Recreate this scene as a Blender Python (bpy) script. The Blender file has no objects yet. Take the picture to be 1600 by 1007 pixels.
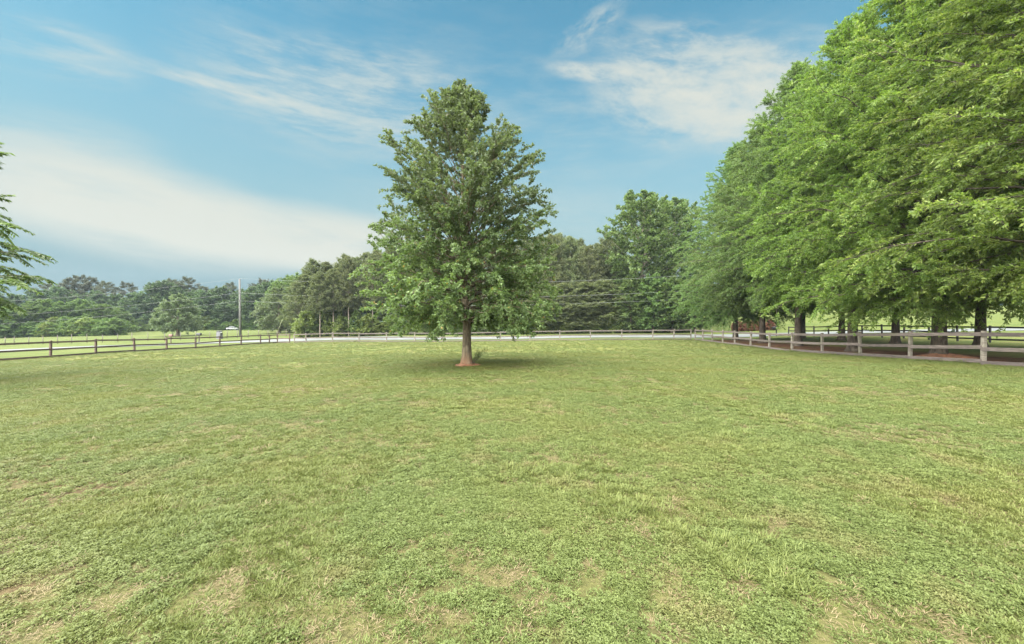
import bpy, bmesh, math, random
import numpy as np
from mathutils import Vector, Matrix

R = math.radians
SC = bpy.context.scene
COL = SC.collection
random.seed(7)

# ------------------------------------------------------------------ camera
F = 620.0                                   # focal length in photograph pixels (1600 wide)
CAM_Z = 1.65
cam = bpy.data.cameras.new('camera')
cam.sensor_width = 36.0
cam.lens = 36.0 * F / 1600.0
cam.clip_start = 0.05
cam.clip_end = 4000.0
cam_o = bpy.data.objects.new('camera', cam)
cam_o.location = (0, 0, CAM_Z)
cam_o.rotation_euler = (R(90), 0, 0)
COL.objects.link(cam_o)
SC.camera = cam_o

# ------------------------------------------------------------------ light and sky
SUN_EL, SUN_AZ = 52.0, 225.0 # azimuth clockwise from the view direction (+Y)
SUN_STRENGTH, SUN_ANGLE = 4.9, 120.0
SKY_STRENGTH = 0.05
SC.view_settings.view_transform = 'Standard'
SC.view_settings.look = 'None'
SC.view_settings.exposure = 2.35
SC.view_settings.gamma = 1.0
SC.view_settings.use_curve_mapping = False
SC.cycles.max_bounces = 5
SC.cycles.diffuse_bounces = 4
SC.cycles.glossy_bounces = 2
SC.cycles.transmission_bounces = 3
SC.cycles.transparent_max_bounces = 4
SC.cycles.caustics_reflective = False
SC.cycles.caustics_refractive = False
SC.cycles.use_denoising = True

sun = bpy.data.lights.new('sun', 'SUN')
sun.energy = SUN_STRENGTH
sun.angle = R(SUN_ANGLE)
sun.color = (1.0, 0.965, 0.90)
sun_o = bpy.data.objects.new('sun', sun)
to_sun = Vector((math.sin(R(SUN_AZ)) * math.cos(R(SUN_EL)), math.cos(R(SUN_AZ)) * math.cos(R(SUN_EL)), math.sin(R(SUN_EL))))
sun_o.rotation_euler = to_sun.to_track_quat('Z', 'Y').to_euler()
sun_o.location = (0, -20, 40)
COL.objects.link(sun_o)


class NT:
    """small helper around a node tree"""
    def __init__(self, tree):
        self.t = tree
        self.n = tree.nodes
        self.l = tree.links

    def node(self, typ, **kw):
        nd = self.n.new(typ)
        for k, v in kw.items():
            setattr(nd, k, v)
        return nd

    def put(self, sock, v):
        if isinstance(v, bpy.types.NodeSocket):
            self.l.new(v, sock)
        else:
            sock.default_value = v

    def math(self, op, a, b=None, c=None, clamp=False):
        nd = self.node('ShaderNodeMath', operation=op, use_clamp=clamp)
        self.put(nd.inputs[0], a)
        if b is not None:
            self.put(nd.inputs[1], b)
        if c is not None:
            self.put(nd.inputs[2], c)
        return nd.outputs[0]

    def mix(self, f, a, b, blend='MIX'):
        nd = self.node('ShaderNodeMix', data_type='RGBA', blend_type=blend)
        self.put(nd.inputs[0], f)
        for s, v in ((nd.inputs[6], a), (nd.inputs[7], b)):
            if isinstance(v, tuple) and len(v) == 3:
                v = (*v, 1.0)
            self.put(s, v)
        return nd.outputs[2]

    def ramp(self, v, lo, hi, a=0.0, b=1.0, smooth=True):
        nd = self.node('ShaderNodeMapRange', interpolation_type='SMOOTHSTEP' if smooth else 'LINEAR')
        self.put(nd.inputs[0], v)
        for i, x in enumerate((lo, hi, a, b)):
            nd.inputs[1 + i].default_value = x
        return nd.outputs[0]

    def noise(self, vec, scale, detail=3.0, rough=0.55, dist=0.0):
        nd = self.node('ShaderNodeTexNoise')
        if vec is not None:
            self.l.new(vec, nd.inputs['Vector'])
        nd.inputs['Scale'].default_value = scale
        nd.inputs['Detail'].default_value = detail
        nd.inputs['Roughness'].default_value = rough
        nd.inputs['Distortion'].default_value = dist
        return nd.outputs[0]

    def comb(self, x, y, z=0.0):
        nd = self.node('ShaderNodeCombineXYZ')
        self.put(nd.inputs[0], x)
        self.put(nd.inputs[1], y)
        self.put(nd.inputs[2], z)
        return nd.outputs[0]


def sky_dir(px, py):
    """azimuth and elevation of a direction seen in the photograph"""
    u, v = px - 800.0, 504.0 - py
    return math.atan2(u, F), math.atan2(v, math.hypot(F, u))


world = bpy.data.worlds.new("World")
SC.world = world
world.use_nodes = True
W = NT(world.node_tree)
W.n.clear()
sky = W.node('ShaderNodeTexSky', sky_type='NISHITA')
sky.sun_disc = False
sky.sun_elevation = R(SUN_EL)
sky.sun_rotation = R(SUN_AZ)
sky.altitude = 200
sky.air_density = 1.0
sky.dust_density = 1.2
sky.ozone_density = 1.6
tc = W.node('ShaderNodeTexCoord')
sp = W.node('ShaderNodeSeparateXYZ')
W.l.new(tc.outputs['Generated'], sp.inputs[0])
AZ = W.math('ARCTAN2', sp.outputs[0], sp.outputs[1])
EL = W.math('ARCSINE', sp.outputs[2])


def cloud(a, b, width, amount, fibre=(2.2, 14.0), lo=0.30, hi=0.75, soft=1.0, seed=0.0):
    """a bank of cirrus between two sky directions; width in radians"""
    (a0, e0), (a1, e1) = sky_dir(*a), sky_dir(*b)
    ca, ce = (a0 + a1) / 2, (e0 + e1) / 2
    L = math.hypot(a1 - a0, e1 - e0) / 2
    th = math.atan2(e1 - e0, a1 - a0)
    da, de = W.math('SUBTRACT', AZ, ca), W.math('SUBTRACT', EL, ce)
    s = W.math('ADD', W.math('MULTIPLY', da, math.cos(th)), W.math('MULTIPLY', de, math.sin(th)))
    t = W.math('SUBTRACT', W.math('MULTIPLY', de, math.cos(th)), W.math('MULTIPLY', da, math.sin(th)))
    vec = W.comb(W.math('MULTIPLY', s, fibre[0]), W.math('MULTIPLY', t, fibre[1]), seed)
    n = W.noise(vec, 2.4, 8.0, 0.64, 0.15)
    wob = W.math('MULTIPLY', W.math('SUBTRACT', W.noise(vec, 0.7, 3.0), 0.5), width * 1.3)
    t2 = W.math('ADD', t, wob)
    q = W.math('ADD', W.math('POWER', W.math('ABSOLUTE', W.math('DIVIDE', s, L)), 2.0),
               W.math('POWER', W.math('ABSOLUTE', W.math('DIVIDE', t2, width)), 2.0))
    fall = W.ramp(q, 1.0 * soft, 0.0, 0.0, 1.0)
    return W.math('MULTIPLY', W.math('MULTIPLY', fall, W.ramp(n, lo, hi)), amount)


clouds = [
    cloud((-260, 225), (520, 395), 0.118, 1.0, (1.2, 6.0), 0.05, 0.60, 1.1, 1.0),
    cloud((120, 325), (760, 425), 0.092, 1.0, (1.2, 7.0), 0.08, 0.60, 1.1, 2.0),
    cloud((-250, 240), (330, 310), 0.10, 0.6, (1.6, 8.0), 0.2, 0.70, 1.1, 2.7),
    cloud((110, 56), (650, 208), 0.015, 0.72, (4.0, 22.0), 0.26, 0.70, 1.5, 3.0),
    cloud((260, 85), (760, 175), 0.12, 0.60, (4.0, 20.0), 0.30, 0.76, 1.4, 4.0),
    cloud((-90, 30), (240, 105), 0.05, 0.5, (3.0, 16.0), 0.32, 0.74, 1.3, 5.0),
    cloud((900, 130), (1450, 145), 0.11, 0.85, (5.0, 12.0), 0.30, 0.68, 1.3, 6.0),
    cloud((990, 150), (1320, 165), 0.06, 0.8, (4.0, 9.0), 0.22, 0.60, 1.3, 6.4),
    cloud((900, 60), (1350, 85), 0.06, 0.65, (4.0, 14.0), 0.34, 0.74, 1.3, 7.0),
    cloud((860, 80), (985, 5), 0.032, 0.55, (7.0, 16.0), 0.36, 0.72, 1.3, 8.0),
    cloud((850, 104), (1010, 122), 0.020, 0.8, (6.0, 16.0), 0.28, 0.66, 1.3, 9.0),
    cloud((400, 330), (1400, 420), 0.20, 0.40, (1.2, 5.0), 0.2, 0.8, 1.1, 10.0),
    cloud((200, 60), (1400, 60), 0.22, 0.34, (2.0, 9.0), 0.35, 0.8, 1.2, 11.0),
]
mask = clouds[0]
for c in clouds[1:]:
    mask = W.math('SUBTRACT', W.math('ADD', mask, c), W.math('MULTIPLY', mask, c, clamp=True))
mask = W.math('MINIMUM', W.math('MAXIMUM', mask, 0.0), 0.93)
tint = W.mix(1.0, sky.outputs[0], (0.50, 0.94, 0.79), 'MULTIPLY')
tint = W.mix(W.ramp(EL, 0.66, 0.12, 0.0, 0.88), tint, (1.44, 2.04, 2.18))      # hazy air low in the sky
tint = W.mix(W.ramp(EL, 0.24, 0.03, 0.0, 0.8), tint, (0.86, 1.36, 1.60))
fin = W.mix(mask, tint, (2.90, 2.98, 2.68))
bg = W.node('ShaderNodeBackground')
bg.inputs['Strength'].default_value = SKY_STRENGTH
W.l.new(fin, bg.inputs[0])
wo = W.node('ShaderNodeOutputWorld')
W.l.new(bg.outputs[0], wo.inputs[0])


# ------------------------------------------------------------------ terrain
def pt(px, Y, py=None):
    """world X at depth Y for a photo column; with a row, the ground height there"""
    X = (px - 800.0) / F * Y
    return X if py is None else (X, Y, CAM_Z - (py - 504.0) * Y / F)


def right_fence_x(Y):
    return 16.9 + 0.119 * Y


def left_fence_x(Y):
    return -39.4 + 0.061 * Y


CP = [(0, -30, 0.1), (-30, -30, -0.3), (30, -30, 0.4), (0, 0, 0), (0, 4, 0), (-6, 4, -0.04), (6, 4, 0.03), (0, 10, -0.08), (-10, 10, -0.3), (10, 10, 0.02),
      (-2, 17.5, -0.27), (12, 20, -0.2), (-15, 20, -0.62), (-28, 18, -0.95), (-28, 6, -0.75), (-45, 10, -1.25), (17, 4, 0.12), (18.2, 11, 0.08)]
for px, Y, py in ((1535, 15.8, 570.5), (1421, 19.1, 562.5), (1343, 22.3, 558), (1284, 25.5, 554), (1237, 28.8, 550), (1202, 31.9, 546.5),
                  (1172, 35, 543.2), (1148, 38.2, 539.5), (1086, 49.2, 532)):
    CP.append(pt(px, Y, py))
for px, Y, py in ((78, 32.2, 559.5), (150, 35.5, 554.2), (209, 38.9, 550.6), (305, 45.9, 545.7), (377, 53, 540.2), (432, 59, 537.5),
                  (519, 57.3, 535), (604, 56, 535.2), (692, 54.6, 535.2), (782, 53, 534.2), (875, 51.8, 533.2), (972, 50.8, 532.4),
                  # road, near and far edges
                  (600, 64, 532.6), (600, 71, 526.3), (800, 61.5, 531.3), (800, 68.5, 526), (1050, 58.5, 529.4), (1050, 66, 523),
                  (1160, 57.5, 528.6), (1160, 64.5, 523), (1560, 54, 519), (1560, 61, 513.5), (440, 64, 534.5), (440, 71, 530),
                  (340, 62, 536.5), (250, 60, 539.5), (120, 54.5, 543.5), (0, 49, 549.5),
                  # fields beyond
                  (0, 100, 528), (150, 110, 522), (278, 86, 526), (374, 80, 526.5), (330, 132, 516.5), (430, 132, 516),
                  (500, 80, 523.5), (700, 78, 522.5), (900, 76, 521), (1040, 74, 520), (550, 110, 517), (800, 110, 515), (1000, 110, 513),
                  (1213, 57, 526), (1250, 100, 494), (1320, 100, 492), (1500, 100, 490),
                  # under the avenue
                  (1466, 20.6, 559.5), (1332, 27.5, 550), (1247, 35.2, 541.5), (1192, 42, 536.6), (1413, 33.4, 537), (1533, 26.5, 543.2),
                  (1600, 32, 536), (1378, 41.3, 528)):
    CP.append(pt(px, Y, py))
for a in range(0, 360, 30):
    x, y = 420 * math.sin(R(a)), 420 * math.cos(R(a))
    CP.append((x, y, 4.0 + 0.012 * x))
CP.append((130, 130, 6.5)); CP.append((100, 30, 1.6)); CP.append((60, 10, 0.7)); CP.append((-130, 60, -3.2)); CP.append((-120, 150, -1.5))
CP.append((-80, 30, -2.2)); CP.append((0, 180, 1.0)); CP.append((-100, -60, -1.5)); CP.append((100, -60, 1.5))
CPA = np.array(CP, float)


def _tps(r2):
    return 0.5 * r2 * np.log(np.maximum(r2, 1e-9))


_n = len(CPA)
_xy = CPA[:, :2] / 50.0
_K = _tps(((_xy[:, None] - _xy[None]) ** 2).sum(-1)) + np.eye(_n) * 0.004
_P = np.hstack([np.ones((_n, 1)), _xy])
_A = np.zeros((_n + 3, _n + 3))
_A[:_n, :_n] = _K; _A[:_n, _n:] = _P; _A[_n:, :_n] = _P.T
_w = np.linalg.solve(_A, np.concatenate([CPA[:, 2], np.zeros(3)]))


def ground_z(x, y):
    q = np.stack([np.ravel(x), np.ravel(y)], -1).astype(float) / 50.0
    out = np.zeros(len(q))
    for i in range(0, len(q), 20000):
        k = _tps(((q[i:i + 20000, None] - _xy[None]) ** 2).sum(-1))
        out[i:i + 20000] = k @ _w[:_n] + _w[_n] + q[i:i + 20000] @ _w[_n + 1:]
    return out


def gz(x, y):
    return float(ground_z(np.array([x]), np.array([y]))[0])


# ------------------------------------------------------------------ mesh and object helpers
def tag(o, label=None, cat=None, group=None, kind=None):
    if label: o['label'] = label
    if cat: o['category'] = cat
    if group: o['group'] = group
    if kind: o['kind'] = kind
    return o


def empty(name, loc, rz=0.0, scale=1.0):
    o = bpy.data.objects.new(name, None)
    o.empty_display_size = 0.3
    o.location = loc
    o.rotation_euler = (0, 0, rz)
    o.scale = (scale,) * 3 if not isinstance(scale, tuple) else scale
    COL.objects.link(o)
    return o


def link(name, me, parent=None, loc=(0, 0, 0)):
    o = bpy.data.objects.new(name, me)
    o.location = loc
    if parent is not None:
        o.parent = parent
    COL.objects.link(o)
    return o


def quads_mesh(name, V, Q, mat, smooth=False):
    """fast mesh from vertex and quad (or triangle) arrays"""
    V = np.ascontiguousarray(V, np.float32)
    Q = np.ascontiguousarray(Q, np.int32)
    k = Q.shape[1]
    me = bpy.data.meshes.new(name)
    me.vertices.add(len(V))
    me.vertices.foreach_set('co', V.ravel())
    me.loops.add(Q.size)
    me.loops.foreach_set('vertex_index', Q.ravel())
    me.polygons.add(len(Q))
    me.polygons.foreach_set('loop_start', np.arange(0, Q.size, k, dtype=np.int32))
    me.update(calc_edges=True)
    if smooth:
        me.polygons.foreach_set('use_smooth', np.ones(len(Q), bool))
    if mat is not None:
        me.materials.append(mat)
    return me


def copy_tree(o, parent=None):
    c = o.copy()
    COL.objects.link(c)
    if parent is not None:
        c.parent = parent
    for ch in o.children:
        copy_tree(ch, c)
    return c


class MB:
    """collects boxes, tubes and discs into one mesh"""
    def __init__(self):
        self.bm = bmesh.new()

    def box(self, c, size, rot=None, bevel=0.0):
        r = bmesh.ops.create_cube(self.bm, size=1.0)
        vs = r['verts']
        M = Matrix.Translation(Vector(c)) @ (rot.to_4x4() if rot is not None else Matrix.Identity(4)) @ Matrix.Diagonal((*size, 1.0))
        bmesh.ops.transform(self.bm, matrix=M, verts=vs)
        if bevel:
            es = list({e for v in vs for e in v.link_edges})
            bmesh.ops.bevel(self.bm, geom=es, offset=bevel, segments=2, affect='EDGES', profile=0.6)
        return self

    def beam(self, a, b, h, t, bevel=0.006, up=(0, 0, 1)):
        """a board from a to b, h high and t thick"""
        a, b = Vector(a), Vector(b)
        x = (b - a)
        L = x.length
        x.normalize()
        y = Vector(up).cross(x).normalized()
        z = x.cross(y)
        M = Matrix((x, y, z)).transposed()
        return self.box((a + b) / 2, (L, t, h), M, bevel)

    def tube(self, pts, radii, seg=10, cap=True):
        rings = []
        n = len(pts)
        for i, p in enumerate(pts):
            p = Vector(p)
            d = (Vector(pts[min(i + 1, n - 1)]) - Vector(pts[max(i - 1, 0)])).normalized()
            ref = Vector((1, 0, 0)) if abs(d.x) < 0.8 else Vector((0, 1, 0))
            u = d.cross(ref).normalized()
            w = d.cross(u)
            r = radii[i] if hasattr(radii, '__len__') else radii
            rings.append([self.bm.verts.new(p + (u * math.cos(2 * math.pi * k / seg) + w * math.sin(2 * math.pi * k / seg)) * r) for k in range(seg)])
        for a, b in zip(rings, rings[1:]):
            for k in range(seg):
                f = self.bm.faces.new((a[k], a[(k + 1) % seg], b[(k + 1) % seg], b[k]))
                f.smooth = True
        if cap:
            self.bm.faces.new(rings[0][::-1])
            self.bm.faces.new(rings[-1])
        return self

    def build(self, name, mat, parent=None, loc=(0, 0, 0)):
        bmesh.ops.recalc_face_normals(self.bm, faces=self.bm.faces[:])
        me = bpy.data.meshes.new(name)
        self.bm.to_mesh(me)
        self.bm.free()
        me.materials.append(mat)
        return link(name, me, parent, loc)


# ------------------------------------------------------------------ materials
def new_mat(name):
    m = bpy.data.materials.new(name)
    m.use_nodes = True
    t = NT(m.node_tree)
    t.n.clear()
    out = t.node('ShaderNodeOutputMaterial')
    return m, t, out


def leaf_mat(name, dark, mid, light, patch=0.35, transl=0.35, rough=0.5, stray=None, scale=0.9, shaded=None):
    """leaves: colour differs from leaf to leaf and from bough to bough"""
    m, t, out = new_mat(name)
    geo = t.node('ShaderNodeNewGeometry')
    tcn = t.node('ShaderNodeTexCoord')
    oi = t.node('ShaderNodeObjectInfo')
    n = t.noise(tcn.outputs['Object'], scale, 2.0, 0.6)
    rnd = geo.outputs['Random Per Island']
    k = t.math('ADD', t.math('MULTIPLY', rnd, 1.0 - patch), t.math('MULTIPLY', t.ramp(n, 0.32, 0.68), patch))
    c = t.mix(t.ramp(k, 0.05, 0.55), dark, mid)
    c = t.mix(t.ramp(k, 0.55, 0.98), c, light)
    if stray:
        c = t.mix(t.math('GREATER_THAN', t.math('FRACT', t.math('MULTIPLY', rnd, 37.7)), 0.985), c, stray)
    if shaded:                                # shade on the upper boughs, painted into the leaf colour as a greyer tone
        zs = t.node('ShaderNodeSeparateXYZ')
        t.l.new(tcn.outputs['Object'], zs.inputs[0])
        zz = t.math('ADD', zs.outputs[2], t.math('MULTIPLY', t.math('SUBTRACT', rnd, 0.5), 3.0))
        c = t.mix(t.ramp(zz, shaded[0], shaded[1], 0.0, 0.72), c, shaded[2])
    hsv = t.node('ShaderNodeHueSaturation')
    t.put(hsv.inputs['Hue'], t.math('ADD', 0.488, t.math('MULTIPLY', oi.outputs['Random'], 0.024)))
    t.put(hsv.inputs['Value'], t.math('ADD', 0.84, t.math('MULTIPLY', oi.outputs['Random'], 0.32)))
    t.l.new(c, hsv.inputs['Color'])
    c = hsv.outputs[0]
    p = t.node('ShaderNodeBsdfPrincipled')
    t.l.new(c, p.inputs['Base Color'])
    p.inputs['Roughness'].default_value = rough
    p.inputs['Specular IOR Level'].default_value = 0.35
    tr = t.node('ShaderNodeBsdfTranslucent')
    t.l.new(t.mix(1.0, c, (1.25, 1.35, 0.7), 'MULTIPLY'), tr.inputs[0])
    mx = t.node('ShaderNodeMixShader')
    mx.inputs[0].default_value = transl
    t.l.new(p.outputs[0], mx.inputs[1])
    t.l.new(tr.outputs[0], mx.inputs[2])
    t.l.new(mx.outputs[0], out.inputs[0])
    return m


def bark_mat(name, a, b, stain=None, stain_z=0.0, scale=9.0):
    m, t, out = new_mat(name)
    tcn = t.node('ShaderNodeTexCoord')
    mp = t.node('ShaderNodeMapping')
    mp.inputs['Scale'].default_value = (1, 1, 0.22)
    t.l.new(tcn.outputs['Object'], mp.inputs[0])
    n = t.noise(mp.outputs[0], scale, 5.0, 0.65)
    n2 = t.noise(tcn.outputs['Object'], 2.2, 3.0)
    c = t.mix(t.ramp(n, 0.35, 0.65), a, b)
    c = t.mix(t.ramp(n2, 0.55, 0.72), c, tuple(x * 1.35 + 0.015 for x in b))
    if stain:
        s = t.node('ShaderNodeSeparateXYZ')
        t.l.new(tcn.outputs['Object'], s.inputs[0])
        zz = t.math('ADD', s.outputs[2], t.math('MULTIPLY', t.math('SUBTRACT', n2, 0.5), 0.5))
        c = t.mix(t.ramp(zz, stain_z, 0.0), c, stain)
    p = t.node('ShaderNodeBsdfPrincipled')
    t.l.new(c, p.inputs['Base Color'])
    p.inputs['Roughness'].default_value = 0.9
    p.inputs['Specular IOR Level'].default_value = 0.2
    bp = t.node('ShaderNodeBump')
    bp.inputs['Strength'].default_value = 0.9
    bp.inputs['Distance'].default_value = 0.06
    t.l.new(n, bp.inputs['Height'])
    t.l.new(bp.outputs[0], p.inputs['Normal'])
    t.l.new(p.outputs[0], out.inputs[0])
    return m


def board_mat(name, a, b, c3, rough=0.75):
    """weathered wood boards, grain along the longest axis, each board a little different"""
    m, t, out = new_mat(name)
    geo = t.node('ShaderNodeNewGeometry')
    oi = t.node('ShaderNodeObjectInfo')
    mp = t.node('ShaderNodeMapping')
    mp.inputs['Scale'].default_value = (1.0, 1.0, 7.0)
    t.l.new(geo.outputs['Position'], mp.inputs[0])
    n = t.noise(mp.outputs[0], 3.0, 5.0, 0.65)
    n2 = t.noise(geo.outputs['Position'], 1.3, 3.0)
    c = t.mix(t.ramp(n, 0.35, 0.68), a, b)
    c = t.mix(t.ramp(n2, 0.52, 0.72), c, c3)
    hsv = t.node('ShaderNodeHueSaturation')
    t.put(hsv.inputs['Value'], t.math('ADD', 0.8, t.math('MULTIPLY', oi.outputs['Random'], 0.4)))
    t.l.new(c, hsv.inputs['Color'])
    p = t.node('ShaderNodeBsdfPrincipled')
    t.l.new(hsv.outputs[0], p.inputs['Base Color'])
    p.inputs['Roughness'].default_value = rough
    bp = t.node('ShaderNodeBump')
    bp.inputs['Strength'].default_value = 0.4
    bp.inputs['Distance'].default_value = 0.01
    t.l.new(n, bp.inputs['Height'])
    t.l.new(bp.outputs[0], p.inputs['Normal'])
    t.l.new(p.outputs[0], out.inputs[0])
    return m


def plain_mat(name, col, rough=0.6, metal=0.0, var=0.15, scale=6.0):
    m, t, out = new_mat(name)
    geo = t.node('ShaderNodeNewGeometry')
    n = t.noise(geo.outputs['Position'], scale, 4.0, 0.6)
    c = t.mix(t.ramp(n, 0.3, 0.7), tuple(x * (1 - var) for x in col), tuple(min(1, x * (1 + var)) for x in col))
    p = t.node('ShaderNodeBsdfPrincipled')
    t.l.new(c, p.inputs['Base Color'])
    p.inputs['Roughness'].default_value = rough
    p.inputs['Metallic'].default_value = metal
    t.l.new(p.outputs[0], out.inputs[0])
    return m


WORN = [(-4.45, 4.05, 0.75), (-5.4, 4.4, 0.6), (-3.25, 2.45, 0.45), (-5.6, 5.3, 0.6), (5.0, 8.6, 0.4), (-7.5, 8.8, 0.7)]


def ground_mat():
    """mown lawn: greens, straw and bare reddish soil, in real patches"""
    m, t, out = new_mat('lawn')
    geo = t.node('ShaderNodeNewGeometry')
    P = geo.outputs['Position']
    mp = t.node('ShaderNodeMapping')
    mp.inputs['Scale'].default_value = (0.35, 1.0, 1.0)
    mp.inputs['Rotation'].default_value = (0, 0, R(9))
    t.l.new(P, mp.inputs[0])
    S = mp.outputs[0]
    big = t.noise(P, 0.10, 3.0, 0.55)
    mid = t.noise(S, 0.55, 4.0, 0.6, 0.4)
    sml = t.noise(S, 3.2, 5.0, 0.68)
    fine = t.noise(P, 16.0, 4.0, 0.7)
    vf = t.noise(P, 60.0, 3.0, 0.7)
    g = t.mix(t.ramp(big, 0.38, 0.64), (0.125, 0.142, 0.038), (0.105, 0.138, 0.042))
    g = t.mix(t.ramp(mid, 0.42, 0.66), g, (0.148, 0.148, 0.046))
    dryk = t.math('ADD', t.math('MULTIPLY', mid, 0.55), t.math('MULTIPLY', sml, 0.45))
    g = t.mix(t.ramp(dryk, 0.52, 0.66, 0.0, 0.8), g, (0.185, 0.145, 0.072))
    g = t.mix(t.ramp(t.noise(S, 1.5, 6.0, 0.7, 0.3), 0.56, 0.72, 0.0, 0.85), g, (0.16, 0.105, 0.058))
    g = t.mix(t.ramp(t.noise(P, 0.23, 4.0, 0.6), 0.60, 0.72, 0.0, 0.6), g, (0.165, 0.112, 0.062))
    g = t.mix(t.ramp(sml, 0.50, 0.36, 0.0, 0.6), g, (0.07, 0.078, 0.026))
    g = t.mix(t.ramp(fine, 0.48, 0.34, 0.0, 0.8), g, (0.052, 0.050, 0.022))
    g = t.mix(t.ramp(vf, 0.56, 0.74, 0.0, 0.4), g, (0.21, 0.19, 0.09))
    # bare soil and mulch under the avenue of oaks
    # where the sward is modelled plant by plant the sheet below is soil and thatch
    ln = t.node('ShaderNodeVectorMath', operation='LENGTH')
    t.l.new(P, ln.inputs[0])
    th = t.mix(t.ramp(fine, 0.35, 0.65), (0.050, 0.042, 0.020), (0.115, 0.096, 0.046))
    th = t.mix(t.ramp(vf, 0.5, 0.7, 0.0, 0.5), th, (0.15, 0.125, 0.066))
    th = t.mix(t.ramp(mid, 0.42, 0.62, 0.0, 0.7), th, (0.10, 0.105, 0.034))
    g = t.mix(t.ramp(ln.outputs['Value'], 11.0, 28.0, 0.85, 0.0), g, th)
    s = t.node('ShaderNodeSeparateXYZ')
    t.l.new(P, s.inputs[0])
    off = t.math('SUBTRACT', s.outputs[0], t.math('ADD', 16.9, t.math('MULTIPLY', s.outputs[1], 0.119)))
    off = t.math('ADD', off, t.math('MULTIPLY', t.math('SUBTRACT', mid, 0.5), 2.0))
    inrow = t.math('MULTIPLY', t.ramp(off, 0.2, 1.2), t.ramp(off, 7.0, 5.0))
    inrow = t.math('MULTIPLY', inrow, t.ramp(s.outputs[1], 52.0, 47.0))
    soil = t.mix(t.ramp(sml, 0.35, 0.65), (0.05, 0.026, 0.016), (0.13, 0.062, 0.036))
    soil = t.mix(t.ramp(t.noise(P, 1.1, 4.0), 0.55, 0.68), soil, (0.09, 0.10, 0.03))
    # worn spots where the red soil shows
    for cx, cy, cr in WORN:
        dv = t.node('ShaderNodeVectorMath', operation='DISTANCE')
        t.l.new(P, dv.inputs[0])
        dv.inputs[1].default_value = (cx, cy, 0.0)
        dd = t.math('ADD', dv.outputs['Value'], t.math('MULTIPLY', t.math('SUBTRACT', t.noise(P, 2.6, 4.0, 0.65), 0.5), cr * 1.6))
        red = t.mix(t.ramp(fine, 0.35, 0.65), (0.078, 0.044, 0.028), (0.145, 0.088, 0.055))
        g = t.mix(t.ramp(dd, cr, cr * 0.35, 0.0, 0.55), g, red)
    # the pasture beyond the fences is a darker, greener sward
    past = t.mix(t.ramp(mid, 0.35, 0.65), (0.072, 0.094, 0.026), (0.105, 0.118, 0.034))
    past = t.mix(t.ramp(sml, 0.5, 0.36, 0.0, 0.5), past, (0.045, 0.062, 0.018))
    beyond = t.ramp(t.math('ADD', s.outputs[1], t.math('MULTIPLY', t.math('ADD', s.outputs[0], 31.0), 0.16)), 57.6, 58.2)
    leftof = t.ramp(t.math('SUBTRACT', t.math('SUBTRACT', t.math('MULTIPLY', s.outputs[1], 0.061), 39.4), s.outputs[0]), -0.2, 0.4)
    g = t.mix(t.math('MAXIMUM', beyond, leftof), g, past)
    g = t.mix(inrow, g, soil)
    p = t.node('ShaderNodeBsdfPrincipled')
    t.l.new(g, p.inputs['Base Color'])
    p.inputs['Roughness'].default_value = 0.95
    p.inputs['Specular IOR Level'].default_value = 0.1
    hgt = t.math('ADD', t.math('MULTIPLY', sml, 1.2), t.math('ADD', t.math('MULTIPLY', fine, 0.8), t.math('MULTIPLY', vf, 0.35)))
    bp = t.node('ShaderNodeBump')
    bp.inputs['Strength'].default_value = 0.8
    bp.inputs['Distance'].default_value = 0.06
    t.l.new(hgt, bp.inputs['Height'])
    t.l.new(bp.outputs[0], p.inputs['Normal'])
    t.l.new(p.outputs[0], out.inputs[0])
    return m


def road_mat():
    m, t, out = new_mat('asphalt')
    geo = t.node('ShaderNodeNewGeometry')
    n = t.noise(geo.outputs['Position'], 0.5, 4.0)
    n2 = t.noise(geo.outputs['Position'], 30.0, 3.0)
    c = t.mix(t.ramp(n, 0.35, 0.65), (0.092, 0.099, 0.096), (0.135, 0.142, 0.137))
    c = t.mix(t.ramp(n2, 0.3, 0.7, 0.0, 0.35), c, (0.12, 0.12, 0.12))
    p = t.node('ShaderNodeBsdfPrincipled')
    t.l.new(c, p.inputs['Base Color'])
    p.inputs['Roughness'].default_value = 0.8
    t.l.new(p.outputs[0], out.inputs[0])
    return m


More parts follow.
